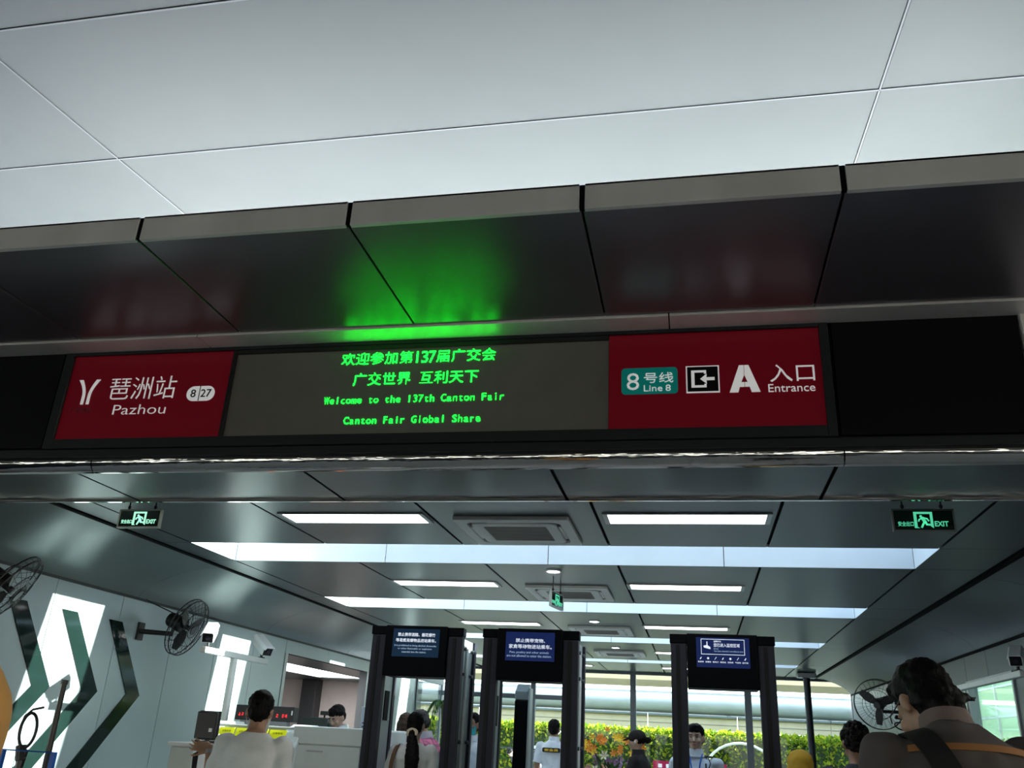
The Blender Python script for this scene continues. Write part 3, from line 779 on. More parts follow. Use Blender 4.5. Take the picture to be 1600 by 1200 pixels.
MB().prism([(-.155, 2.315), (-.125, 2.322), (-.097, 2.305), (-.097, 2.288), (-.15, 2.300)], 'y', -.0435, -.0412).prism([(-.128, 2.321), (-.120, 2.321), (-.120, 2.350), (-.128, 2.350)], 'y', -.0435, -.0412).build('camera_icon', m_scrt, g3_)
gt(g3_, '温馨提示:', -.07, -.005, 2.345, 2.360); gt(g3_, '您已进入监控区域', -.07, .145, 2.308, 2.338); gt(g3_, 'Notice:', -.07, -.03, 2.288, 2.299, m_scrs, 0); gt(g3_, 'You have entered a surveillance area', -.07, .172, 2.268, 2.281, m_scrs, 0)
for k in range(7):
    cx_ = -.18+.061*k
    ic = MB()
    if k % 3 == 0: ic.prism([(cx_-.009, 2.205), (cx_+.002, 2.222), (cx_+.009, 2.222), (cx_+.0, 2.205)], 'y', -.0435, -.0412)
    elif k % 3 == 1: ic.cyl((cx_, -.0435, 2.214), (cx_, -.0412, 2.214), .009, n=10)
    else: ic.prism([(cx_-.009, 2.204), (cx_-.006, 2.203), (cx_+.010, 2.224), (cx_+.006, 2.226)], 'y', -.0435, -.0412)
    ic.build('warning_icon', m_scrt, g3_)
    gt(g3_, ['易燃物', '易爆物', '管制刀', '危险品', '宠物类', '气球类', '自行车'][k], cx_-.024, cx_+.024, 2.178, 2.191)
# dark pillar seen through the middle gate
pl_ = empty('screening_pillar', (-1.71, 9.0, 0), 'slim dark screening pillar with slanted grey head behind the middle gate', 'pillar')
MB().box(-.07, .065, 0, .16, 0, 1.86).build('column', m_hdr, pl_, bevel=.01)
MB().prism([(0, 1.86), (.16, 1.86), (.16, 2.02), (.10, 2.02), (0, 1.95)], 'x', -.07, .065).build('head', mat('pillar_head', (.20, .25, .27), .35, .3), pl_, bevel=.01)
MB().box(.0651, .085, 0, .16, 0, 1.98).build('side_strip', m_side, pl_, bevel=.004)

# ================================================================== baggage scanner, display, monitor, counter
m_xr = mat('scanner_white', (.62, .68, .66), .35)
m_xg = mat('scanner_grey', (.40, .43, .44), .4)
KX = 1.27
def kz(z): return max(0.0, 1.5+(z-1.5)*KX) if z > .1 else z
xr = empty('baggage_scanner', (-3.3*KX, 6.6*KX, 0), 'large white baggage x-ray scanner with yellow warning strips left of the gates', 'baggage scanner')
def XL(*b): return ((b[0]+3.3)*KX, (b[1]+3.3)*KX, (b[2]-6.6)*KX, (b[3]-6.6)*KX, kz(b[4]), kz(b[5]))
box('body', XL(-3.02, -2.42, 6.62, 7.6, .05, 1.515), m_xr, xr, .02)
box('body_cap', XL(-3.00, -2.44, 6.60, 6.62, 1.39, 1.51), m_xr, xr, .004)
box('side_panel', XL(-2.97, -2.46, 6.60, 6.62, .32, 1.38), m_xr, xr, .004)
box('tunnel_roof', XL(-3.70, -3.02, 6.65, 7.6, 1.42, 1.50), m_xg, xr, .01)
box('tunnel_body', XL(-3.72, -3.02, 6.9, 7.6, .05, 1.42), m_xg, xr, .01)
for a, b in ((-3.74, -3.60), (-3.09, -2.955)):
    mb = MB().prism([(6.60, .05), (6.60, 1.36), (6.66, 1.47), (6.80, 1.52), (7.0, 1.52), (7.0, .05)], 'x', (a+3.3)*KX, (b+3.3)*KX)
    mb.v = [(x, (y-6.6-.04)*KX, kz(z)) for x, y, z in mb.v]
    mb.build('portal_jamb', m_xr, xr, bevel=.012)
box('curtain', XL(-3.6, -3.09, 6.74, 6.76, .6, 1.40), m_black, xr)
m_yel = mat('warning_yellow', (.75, .8, .02), .4, emit=(.7, .8, .02), es=.08, var=.03)
xs = [-3.63, -3.49, -3.35, -3.21, -3.06]
for k in range(4):
    y_ = MB().prism([((xs[k]+3.31)*KX, kz(1.405)), ((xs[k+1]+3.295)*KX, kz(1.405)), ((xs[k+1]+3.295)*KX, kz(1.475)), ((xs[k]+3.31)*KX, kz(1.475))], 'y', -.012, .0); y_.v = [(x, y+(z-1.38)*.25, z) for x, y, z in y_.v]
    p = y_.build('warning_strip', m_yel, xr)
    text_on('注意安全', (xs[k]+3.335)*KX, (xs[k+1]+3.27)*KX, kz(1.440), kz(1.458), -.0, m_signblack, p, 'lettering', 0, .002, res=1)
m_redled = mat('red_led', (.3, 0, 0), .4, emit=(1, .02, .03), es=.9, var=0)
m_amb = mat('amber_led', (.4, .2, 0), .4, emit=(1, .35, .02), es=1.6, var=0)
for x in (-3.695, -3.04):
    q_ = box('indicator_lamp', XL(x, x+.05, 6.553, 6.56, 1.22, 1.335), m_redled, xr)
    box('lamp_core', XL(x+.014, x+.036, 6.549, 6.553, 1.24, 1.315), m_amb, q_)
box('maker_plate', (.42*KX, .55*KX, -.003, -.0005, kz(1.335), kz(1.347)), m_xg, xr)
# LED display
ld = empty('led_display', (-4.43, 7.05*KX, 1.507), 'black box display with red LED characters on the scanner', 'display')
def LD(*b): return tuple(v*1.06 for v in b)
box('foot', LD(-.26, .24, .02, .10, 0, .045), m_xg, ld)
box('casing', LD(-.31, .31, 0, .12, .035, .175), m_black, ld, .006)
mb = MB(); rnd = random.Random(3)
xx = -.27
while xx < .25:
    if rnd.random() < .82:
        for i in range(3):
            for j in range(4):
                if rnd.random() < .6: mb.box(*LD(xx+i*.006, xx+i*.006+.0045, -.003, 0, .075+j*.0075, .0805+j*.0075))
    xx += .031
mb.build('led_character', m_redled, ld)['kind'] = 'stuff'
box('label_sticker', LD(.286, .298, -.002, 0, .10, .14), m_white, ld)
# counter and monitor
ct = empty('counter', (-4.28, 7.45, 0), 'white counter desk at the left end of the scanner', 'counter')
box('cabinet', (-.12, .10, -.2, .4, 0, 1.30), m_xr, ct, .01); box('worktop', (-.14, .12, -.23, .43, 1.30, 1.335), m_white, ct, .006)
mo = empty('monitor', (-4.225, 7.45, 1.335), 'black computer monitor seen from behind on the white counter', 'monitor')
box('stand', (-.08, .08, 0, .14, 0, .02), m_black, mo, .004)
MB().cyl((0, .07, .02), (0, .07, .1), .02).build('neck', m_black, mo)
box('casing', (-.095, .095, .0, .05, .03, .255), m_black, mo, .01); box('bezel', (-.10, .10, .05, .07, .022, .262), m_black, mo, .004)
box('sticker', (.04, .07, -.002, 0, .09, .12), m_white, mo)
# things behind the scanner
mg = mat('equip_grey', (.06, .075, .075), .5)
e1 = empty('equipment_case', (-4.72, 11.0, 0), 'dark grey equipment case on a stand behind the scanner', 'equipment')
box('case', (-.2, .15, 0, .4, 1.35, 1.63), mg, e1, .01); box('stand', (-.2, .45, 0, .5, 0, 1.35), mg, e1, .01)
MB().prism([(.16, 1.35), (.45, 1.35), (.45, 1.44), (.34, 1.46), (.30, 1.57), (.16, 1.57)], 'y', .02, .35).build('keyboard_hood', mg, e1, bevel=.006)
e2 = empty('desk_camera', (-4.68, 11.15, 1.63), 'tiny black camera on top of the equipment case', 'camera')
MB().cyl((0, 0, 0), (0, 0, .03), .012).build('mount', m_black, e2); MB().box(-.05, .07, -.03, .03, .03, .08).cyl((.07, 0, .055), (.10, 0, .055), .02).build('casing', m_black, e2, bevel=.004)
e3 = empty('notice_board', (-4.22, 11.6, 0), 'pale blue notice board with an orange square beside the staff member', 'notice board')
box('board', (-.14, .16, 0, .02, 1.45, 1.80), mat('board_blue', (.55, .65, .75), .5), e3, .004)
box('orange_square', (-.03, .08, -.006, 0, 1.66, 1.75), mat('board_orange', (.75, .30, .06), .5), e3)
for k in range(3): box('notice_line', (-.11, .05, -.005, 0, 1.50+.045*k, 1.515+.045*k), mg, e3)
box('leg', (-.02, .02, .003, .018, 0, 1.45), m_alu, e3)

# blue frame rack with restraint pole and baton
m_blue = mat('rack_blue', (.005, .10, .50), .35)
rk = empty('blue_rack', (-3.815, 4.8, 0), 'bright blue metal frame rack at the lower left corner', 'rack')
MB().tube([(-.17, 0, 0), (-.17, 0, 1.295), (.17, 0, 1.295), (.17, 0, 0)], .019, 4).build('front_frame', m_blue, rk)
MB().cyl((-.19, -.0, .02), (.19, 0, .02), .015, n=6).build('foot_bar', m_blue, rk)
tp = empty('restraint_pole', (-3.90, 4.86, 0), 'black catch pole with looped head standing in the blue rack', 'pole')
MB().tube([(0, 0, 0), (.0, 0, 1.24)], .02, 10).tube([(0, 0, 1.24), (-.02, 0, 1.32)], .03, 10).build('shaft', m_fan, tp)
MB().tube([(.0+.055*math.cos(a), 0, 1.405+.095*math.sin(a)) for a in [i*2*PI/24 for i in range(24)]], .009, 8, closed=True).tube([(-.055, 0, 1.40), (-.045, 0, 1.48), (0, 0, 1.52), (.07, 0, 1.535)], .007, 6).build('loop', m_fan, tp)
MB().loft([[(-.035, -.01, 1.30), (.03, -.01, 1.30), (.03, .01, 1.30), (-.035, .01, 1.30)], [(-.015, -.01, 1.18), (.015, -.01, 1.18), (.015, .01, 1.18), (-.015, .01, 1.18)]]).build('yoke', m_fan, tp)
tb = empty('baton', (-3.72, 4.86, 0), 'long black baton leaning in the blue rack', 'baton')
MB().tube([(0, 0, 0), (-.01, 0, 1.67)], .018, 10, rr=[.024, .016]).build('shaft', m_fan, tb, smooth='auto'); MB().cyl((-.01, 0, 1.67), (-.008, 0, 1.695), .02).build('tip', m_black, tb)

# ================================================================== flowers and plants
def leaf(mb, base, d, L, w, droop=.3):
    base = Vector(base); d = Vector(d).normalized(); s = d.cross(Vector((0, 0, 1)));
    s = Vector((1, 0, 0)) if s.length < .05 else s.normalized()
    c = [base, base+d*L*.5+Vector((0, 0, -droop*L*.12)), base+d*L+Vector((0, 0, -droop*L*.6))]
    a = c[1]+s*w/2; b = c[1]-s*w/2; u = s.cross(d).normalized()*(.004)
    mb.add([c[0], a, c[2], b, c[1]-u*2], [(0, 1, 4), (1, 2, 4), (2, 3, 4), (3, 0, 4)])
def bloom(loc, R, material, parent, n=6, name='flower'):
    mb = MB(); ax = Vector((random.uniform(-.5, .5), -1, random.uniform(-.1, .8))).normalized(); q = ax.to_track_quat('Z', 'Y')
    for k in range(n):
        a = 2*PI*k/n
        d = q @ Vector((math.cos(a), math.sin(a), .55)); s = q @ Vector((-math.sin(a), math.cos(a), 0))
        p0 = Vector(loc); m1_ = p0+d*R*.55; t_ = p0+(q @ Vector((math.cos(a), math.sin(a), .35)))*R
        mb.add([p0, m1_+s*R*.24, t_, m1_-s*R*.24], [(0, 1, 2, 3)])
    mb.ell(Vector(loc)+ax*R*.2, (R*.13,)*3, n=6, m=4)
    return mb.build(name, material, parent, fix=False)
fl_c = {'orange': mat('petal_orange', (.80, .28, .02), .5), 'yellow': mat('petal_yellow', (.85, .55, .02), .5), 'pink': mat('petal_pink', (.52, .22, .34), .5), 'white': mat('petal_white', (.7, .68, .5), .5), 'purple': mat('petal_purple', (.35, .2, .42), .5)}
m_leaf = mat('leaf_green', (.05, .16, .02), .5, var=.3, vs=8)
m_leafd = mat('leaf_dark', (.02, .05, .015), .5, var=.3, vs=8)
fs = empty('flower_stand', (-1.15, 12.5, 0), 'tall congratulatory flower stand of orange, yellow and pink blooms before the hedge', 'flowers')
MB().tube([(-.25, 0, 0), (0, 0, 1.0), (.25, 0, 0)], .015, 6).tube([(0, .3, 0), (0, 0, 1.0)], .015, 6).build('tripod', mat('stand_green', (.03, .08, .04), .5), fs)
MB().loft([[(r*math.cos(a), r*math.sin(a)*.7, z) for a in [i*2*PI/20 for i in range(20)]] for r, z in ((.12, .85), (.2, 1.02), (.22, 1.1))]).build('basket', mat('basket', (.12, .07, .03), .7), fs)
rnd = random.Random(5)
for k in range(34):
    a = rnd.uniform(0, 2*PI); up = rnd.uniform(.15, 1)
    mb = MB(); leaf(mb, (.1*math.cos(a), .1*math.sin(a), 1.1), (math.cos(a)*(1.1-up), math.sin(a)*.4, up*1.1), rnd.uniform(.3, .55), rnd.uniform(.04, .08), .5)
    mb.build('leaf', m_leaf if k % 3 else m_leafd, fs, fix=False)
for k in range(46):
    t_ = rnd.random(); x = rnd.uniform(-.42, .42); 
    z = 1.16+rnd.uniform(0, .20) if k < 20 else 1.38+rnd.uniform(0, .32)*(1-abs(x)*1.1)
    c = rnd.choice(['pink', 'pink', 'purple', 'white']) if k < 20 else rnd.choice(['orange', 'orange', 'yellow', 'yellow', 'orange'])
    bloom((x, rnd.uniform(-.2, .05), z), rnd.uniform(.05, .075), fl_c[c], fs)
# wall planter of dark foliage near the right pole
pp = empty('hanging_planter', (3.38, 13.9, 1.75), 'dark leafy plant hanging on the right wall behind the pole', 'plant')
MB().box(.0, .2, -.3, .3, -.12, .05).build('trough', mat('trough', (.05, .05, .05), .6), pp, bevel=.01)
for k in range(110):
    mb = MB(); a = rnd.uniform(0, 2*PI); zz = rnd.uniform(0, .55)
    leaf(mb, (.05+rnd.uniform(-.08, .1), rnd.uniform(-.32, .32), zz), (math.cos(a)-.4, math.sin(a), rnd.uniform(-.4, .9)), rnd.uniform(.12, .24), .06, .6)
    mb.build('leaf', m_leafd if k % 3 else m_leaf, pp, fix=False)
# palm by the far left glazing
pa = empty('potted_palm', (-5.93, 21.3, 0), 'green palm with arching leaflets behind the left gate opening', 'plant')
MB().cyl((0, 0, 0), (0, 0, .5), .18, .24, n=20).build('pot', mat('pot', (.25, .24, .22), .5), pa, smooth='auto')
MB().tube([(0, 0, .45), (.02, 0, 1.4), (-.05, 0, 2.2)], .03, 8).build('trunk', mat('trunk', (.16, .12, .07), .8), pa)
for k in range(9):
    a = k*2*PI/9+.3; mb = MB(); pts = []
    for j in range(9):
        u = j/8; pts.append(Vector((-.05+math.cos(a)*.42*u, math.sin(a)*.55*u, 2.2+.55*u-.95*u*u)))
    mb.tube(pts, .007, 5)
    for j in range(1, 9):
        for s_ in (-1, 1):
            dd = (pts[j]-pts[j-1]).normalized(); sd_ = dd.cross(Vector((0, 0, 1)))*s_
            leaf(mb, pts[j], dd*.9+sd_*.7+Vector((0, 0, -.45)), .2*(1-.04*j), .035, .8)
    mb.build('frond', m_leaf, pa, fix=False)

# ================================================================== outside beyond the far glazing
def hedge(name, x0, x1, y0, y1, h, n, label, mlist, size=.13):
    t = empty(name, ((x0+x1)/2, (y0+y1)/2, -.12), label, 'hedge')
    cx_, cy_ = (x0+x1)/2, (y0+y1)/2
    box('hedge_core', (x0-cx_+.12, x1-cx_-.12, y0-cy_+.12, y1-cy_-.12, 0, h-.02), mat('hedge_core', (.02, .045, .008), .9), t)
    rn = np.random.RandomState(4)
    for mi, m_ in enumerate(mlist):
        V = []; F = []
        for k in range(n//len(mlist)):
            f = rn.rand()
            if x1-x0 > y1-y0:
                if f < .5: p = Vector((rn.uniform(x0, x1), y0+rn.uniform(0, .2), rn.uniform(.1, h)))
                else: p = Vector((rn.uniform(x0, x1), rn.uniform(y0, y1), h+rn.uniform(-.1, .14)))
            else:
                if f < .55: p = Vector((x0+rn.uniform(0, .2), rn.uniform(y0, y1), rn.uniform(.1, h)))
                else: p = Vector((rn.uniform(x0, x1), rn.uniform(y0, y1), h+rn.uniform(-.1, .14)))
            p -= Vector((cx_, cy_, 0))
            d = Vector(rn.normal(size=3)); d.z = abs(d.z)*.8+.2; d.normalize(); L = size*rn.uniform(.6, 1.3)
            s_ = d.orthogonal().normalized(); s_ = Matrix.Rotation(rn.uniform(0, 6.3), 3, d) @ s_
            k0 = len(V); V += [p, p+d*L*.5+s_*L*.28, p+d*L, p+d*L*.5-s_*L*.28]; F.append((k0, k0+1, k0+2, k0+3))
        o = MB().add(V, F).build('foliage', m_, t, fix=False); o['kind'] = 'stuff'
    return t
def leafmat(name, col):
    M = translucent(name, col, .45); return M
hm = [leafmat('hedge_lime', (.24, .33, .02)), leafmat('hedge_green', (.08, .16, .015)), leafmat('hedge_yellow', (.36, .38, .03))]
hedge('clipped_hedge', -9.5, 7.0, 27.0, 28.3, 1.93, 26000, 'long sunlit yellow-green clipped hedge beyond the far glazing', hm)
hedge('clipped_hedge', 5.3, 6.2, 9.0, 21.5, 1.85, 12000, 'green clipped hedge outside the right window', hm)
# covered walkway across the far side
m_mem = mat('membrane_beige', (.50, .41, .26), .6, var=.06)
m_memtop = mat('membrane_roof', (.27, .215, .125), .6, var=.06)
m_duct = mat('duct_silver', (.36, .38, .37), .45, .15, var=.15, vs=1.5, bump=.6, bs=2.0, stretch=(.6, 2, 2))
wk = empty('covered_walkway', (-1, 29.2, 0), 'long covered walkway with beige membrane roof and silver rounded underside beyond the hedge', 'walkway')
def strip(name, prof, x0, x1, material, **kw):
    mb = MB(); vs = [(x, y, z) for x in (x0, x1) for y, z in prof] + [(x, y+.03, z+.02) for x in (x0, x1) for y, z in prof]
    n = len(prof); fs = []
    for i in range(n-1): fs += [(i, i+1, n+i+1, n+i), (2*n+i, 3*n+i, 3*n+i+1, 2*n+i+1)]
    fs += [(0, n, 3*n, 2*n), (n-1, 3*n-1, 4*n-1, 2*n-1)]
    mb.add(vs, fs); return mb.build(name, material, wk, **kw)
segs = [-14+2.7*i for i in range(13)]
for i in range(12):
    a, b = segs[i]+.01, segs[i+1]-.01
    strip('roof_membrane', [(1.2, 3.70), (.6, 3.70), (.1, 3.68), (-.15, 3.60), (-.22, 3.44), (-.12, 3.24)], a-.012, b+.012, m_memtop, smooth='auto')
    strip('duct_segment', [(.0-.42*math.cos(t), 2.80-.33*math.sin(t)) for t in [(-65+i2*13)*PI/180 for i2 in range(14)]], a-.01, b+.01, m_duct, smooth='auto')
    box('edge_beam', (a, b, -.28, -.1, 2.40, 2.46), mat('edge_beam', (.12, .14, .14), .5), wk)
    box('valance', (a, b, -.18, -.14, 2.03, 2.40), m_mem, wk)
    box('valance_cord', (a, b, -.20, -.181, 2.20, 2.215), mat('cordgrey', (.30, .28, .24), .6), wk)
for i, x in enumerate((-13, -8.6, -4.1, .4, 1.95, 4.9, 9.4, 14)):
    box('post', (x-.05, x+.05, -.10, .0, 0, 2.5), m_pole, wk, .008)
# slim white arch trellis before the hedge
at = empty('garden_arch', (1.15, 26.4, -.12), 'pale curved arch hoop standing in front of the hedge', 'arch')
MB().tube([(1.15*math.cos(a), 0, .6+1.22*math.sin(a)) for a in [i*PI/18 for i in range(19)]], .035, 8).build('hoop', mat('arch_cream', (.75, .78, .62), .5), at, smooth='auto')
for sx in (-1.15, 1.15): MB().cyl((sx, 0, 0), (sx, 0, .6), .03).build('upright', m_pole, at)
mb = MB()
for k in range(160):
    a = rnd.uniform(.1, PI-.1); r = rnd.uniform(.2, 1.0); leaf(mb, (r*math.cos(a), rnd.uniform(-.1, .2), .1+r*math.sin(a)), (rnd.uniform(-1, 1), -.5, rnd.uniform(-.2, 1)), .22, .09)
o = mb.build('foliage', m_leafd, at, fix=False); o['kind'] = 'stuff'
bn = empty('red_banner', (-.4, 24.6, -.12), 'low red banner strip with white marks at the foot of the hedge', 'banner')
box('cloth', (-.75, 1.1, 0, .02, .95, 1.29), mat('banner_red', (.55, .01, .08), .6), bn)
for k in range(8): box('white_mark', (-.62+.2*k, -.52+.2*k, -.004, 0, 1.13, 1.22), m_ink, bn)
for sx in (-.7, 1.05): MB().cyl((sx, .04, 0), (sx, .04, 1.29), .015).build('stake', m_alu, bn)
wr_ = empty('ribbon_strips', (-3.95, 25.2, -.12), 'white slanting ribbon strips seen beside the middle gate', 'ribbon')
MB().tube([(-.55, 0, 1.4), (-.1, 0, 1.55), (.28, 0, 1.88)], .05, 4, rr=[.05, .05, .03]).build('strip', m_white, wr_); MB().tube([(-.5, .1, 1.35), (.1, .1, 1.52), (.6, .1, 1.75)], .03, 4).build('strip', m_alu, wr_)
MB().cyl((-.5, .05, 0), (-.5, .05, 1.4), .02).build('stake', m_alu, wr_)
# railing post seen in the middle gate
rl = empty('railing', (-4.05, 21.9, 0), 'dark metal railing just inside the far glazing, seen through the middle gate', 'railing')
MB().cyl((0, 0, 0), (0, 0, 1.72), .025).cyl((1.2, 0, 0), (1.2, 0, 1.3), .02).build('post', m_frame, rl); MB().cyl((-.6, 0, 1.3), (1.2, 0, 1.3), .015).cyl((-.6, 0, .6), (1.2, 0, .6), .015).build('rail', m_frame, rl)
# tent wall outside the right window
tw = empty('marquee_wall', (7.4, 15, -.12), 'greenish translucent marquee wall outside the right window', 'marquee')
m_tent = translucent('tent_fabric', (.33, .42, .34), .5)
for k in range(13):
    y0 = -6+2.0*k
    MB().prism([(y0+.01, 1.2), (y0+1.99, 1.2), (y0+1.99, 4.1), (y0+.01, 4.1)], 'x', 0, .03).build('fabric_panel', m_tent, tw)
    MB().box(-.05, .03, y0-.04, y0+.04, 0, 4.15).build('frame_post', m_pole, tw)
for z in (1.9, 2.7, 3.4): MB().box(-.04, 0, -6, 20, z, z+.05).build('frame_rail', m_pole, tw)
MB().prism([(-6, 0), (20, 0), (20, 1.2), (-6, 1.2)], 'x', .05, .08).build('lower_wall', m_roof, tw)
# thin bamboo before the marquee
bb_ = empty('bamboo', (6.55, 14.5, -.12), 'thin bamboo stems with drooping leaves outside the right window', 'plant')
mb = MB(); lf = MB()
for k in range(9):
    x, y = rnd.uniform(-.12, .12), rnd.uniform(-2.2, 2.0); h = rnd.uniform(2.6, 3.6)
    P_ = [(x, y, 0), (x+.05, y+.05, h*.6), (x+.05, y+rnd.uniform(-.3, .3), h)]; mb.tube(P_, .012, 5)
    for j in range(38):
        u = rnd.uniform(.35, 1); leaf(lf, (x+.03*u, y, h*u), (rnd.uniform(-1, 1), rnd.uniform(-1, 1), -.4), .24, .05, 1)
mb.build('stem', m_leaf, bb_)['kind'] = 'stuff'; lf.build('foliage', leafmat('bamboo_leaf', (.16, .28, .10)), bb_, fix=False)['kind'] = 'stuff'
# ================================================================== people
def skin_m(name, c): return mat('skin_'+name, c, .5, var=.05, vs=20)
SK1 = skin_m('tan', (.42, .25, .17)); SK2 = skin_m('light', (.55, .36, .27)); SK3 = skin_m('brown', (.30, .17, .11))
m_hair = mat('hair_black', (.003, .0027, .003), .55, var=.5, vs=30, bump=.5, bs=90, stretch=(1, 1, .15), spec=.15)
m_hairg = mat('hair_greyblack', (.02, .019, .019), .5, var=.6, vs=40, bump=.5, bs=90, stretch=(1, 1, .15), spec=.3)
m_hairb = mat('hair_brown', (.035, .02, .012), .5, var=.4, vs=30, bump=.4, bs=90, spec=.3)
m_eye = mat('eye_white', (.6, .6, .6), .2, var=0); m_iris = mat('eye_dark', (.01, .008, .006), .2, var=0)
m_lip = mat('lips', (.30, .12, .10), .5, var=0)
m_trou = mat('trousers_dark', (.02, .022, .03), .8, bump=.2, bs=30); m_shoe = mat('shoe_black', (.015, .015, .016), .4)
m_belt = mat('strap_black', (.006, .006, .007), .75, bump=.3, bs=200)

def cloth(name, col, rough=.85, plaid=None, sheen=.0):
    if name in MATS: return MATS[name]
    M = mat(name, col, rough, var=.10, vs=7, bump=.35, bs=9)
    if plaid:
        t = M.node_tree; b = t.nodes['Principled BSDF']
        tc = t.nodes.new('ShaderNodeTexCoord'); sep = t.nodes.new('ShaderNodeSeparateXYZ'); t.links.new(tc.outputs['Object'], sep.inputs[0])
        prev = None
        for ax in ('X', 'Z'):
            m_ = t.nodes.new('ShaderNodeMath'); m_.operation = 'MULTIPLY'; m_.inputs[1].default_value = 90
            s_ = t.nodes.new('ShaderNodeMath'); s_.operation = 'SINE'; g_ = t.nodes.new('ShaderNodeMath'); g_.operation = 'GREATER_THAN'; g_.inputs[1].default_value = .35
            t.links.new(sep.outputs[ax], m_.inputs[0]); t.links.new(m_.outputs[0], s_.inputs[0]); t.links.new(s_.outputs[0], g_.inputs[0])
            mx = t.nodes.new('ShaderNodeMixRGB'); mx.inputs[2].default_value = (*plaid, 1)
            f_ = t.nodes.new('ShaderNodeMath'); f_.operation = 'MULTIPLY'; f_.inputs[1].default_value = .5; t.links.new(g_.outputs[0], f_.inputs[0]); t.links.new(f_.outputs[0], mx.inputs[0])
            if prev is None: mx.inputs[1].default_value = (*col, 1)
            else: t.links.new(prev.outputs[0], mx.inputs[1])
            prev = mx
        t.links.new(prev.outputs[0], b.inputs['Base Color'])
    return M

def remesh(mb, name, material, parent, vox=.011, smooth=4, disp=0.0, dscale=.05, cut=None):
    me = mb.mesh(name); o = bpy.data.objects.new(name, me); COL.objects.link(o)
    r = o.modifiers.new('r', 'REMESH'); r.mode = 'VOXEL'; r.voxel_size = vox; r.use_smooth_shade = True
    sm = o.modifiers.new('s', 'SMOOTH'); sm.iterations = smooth; sm.factor = .5
    bpy.context.view_layer.update()
    dg = bpy.context.evaluated_depsgraph_get(); nm = bpy.data.meshes.new_from_object(o.evaluated_get(dg))
    o.modifiers.clear(); o.data = nm; bpy.data.meshes.remove(me); nm.name = name
    if disp or cut:
        from mathutils import noise
        b = bmesh.new(); b.from_mesh(nm)
        if disp:
            b.normal_update()
            for v in b.verts: v.co += v.normal*disp*noise.noise(v.co/dscale)
        if cut:
            for pt, no in cut: bmesh.ops.bisect_plane(b, geom=list(b.verts)+list(b.edges)+list(b.faces), plane_co=pt, plane_no=no, clear_outer=True)
        b.to_mesh(nm); b.free()
    nm.materials.clear(); nm.materials.append(material)
    for p in nm.polygons: p.use_smooth = True
    o.parent = parent
    return o

def ring(c, rx, ry, n=20, M=None, p=2.3):
    out = []
    for i in range(n):
        a = 2*PI*i/n; ca, sa = math.cos(a), math.sin(a)
        v = Vector((c[0]+rx*math.copysign(abs(ca)**(2/p), ca), c[1]+ry*math.copysign(abs(sa)**(2/p), sa), c[2]))
        out.append(M(v) if M else v)
    return out

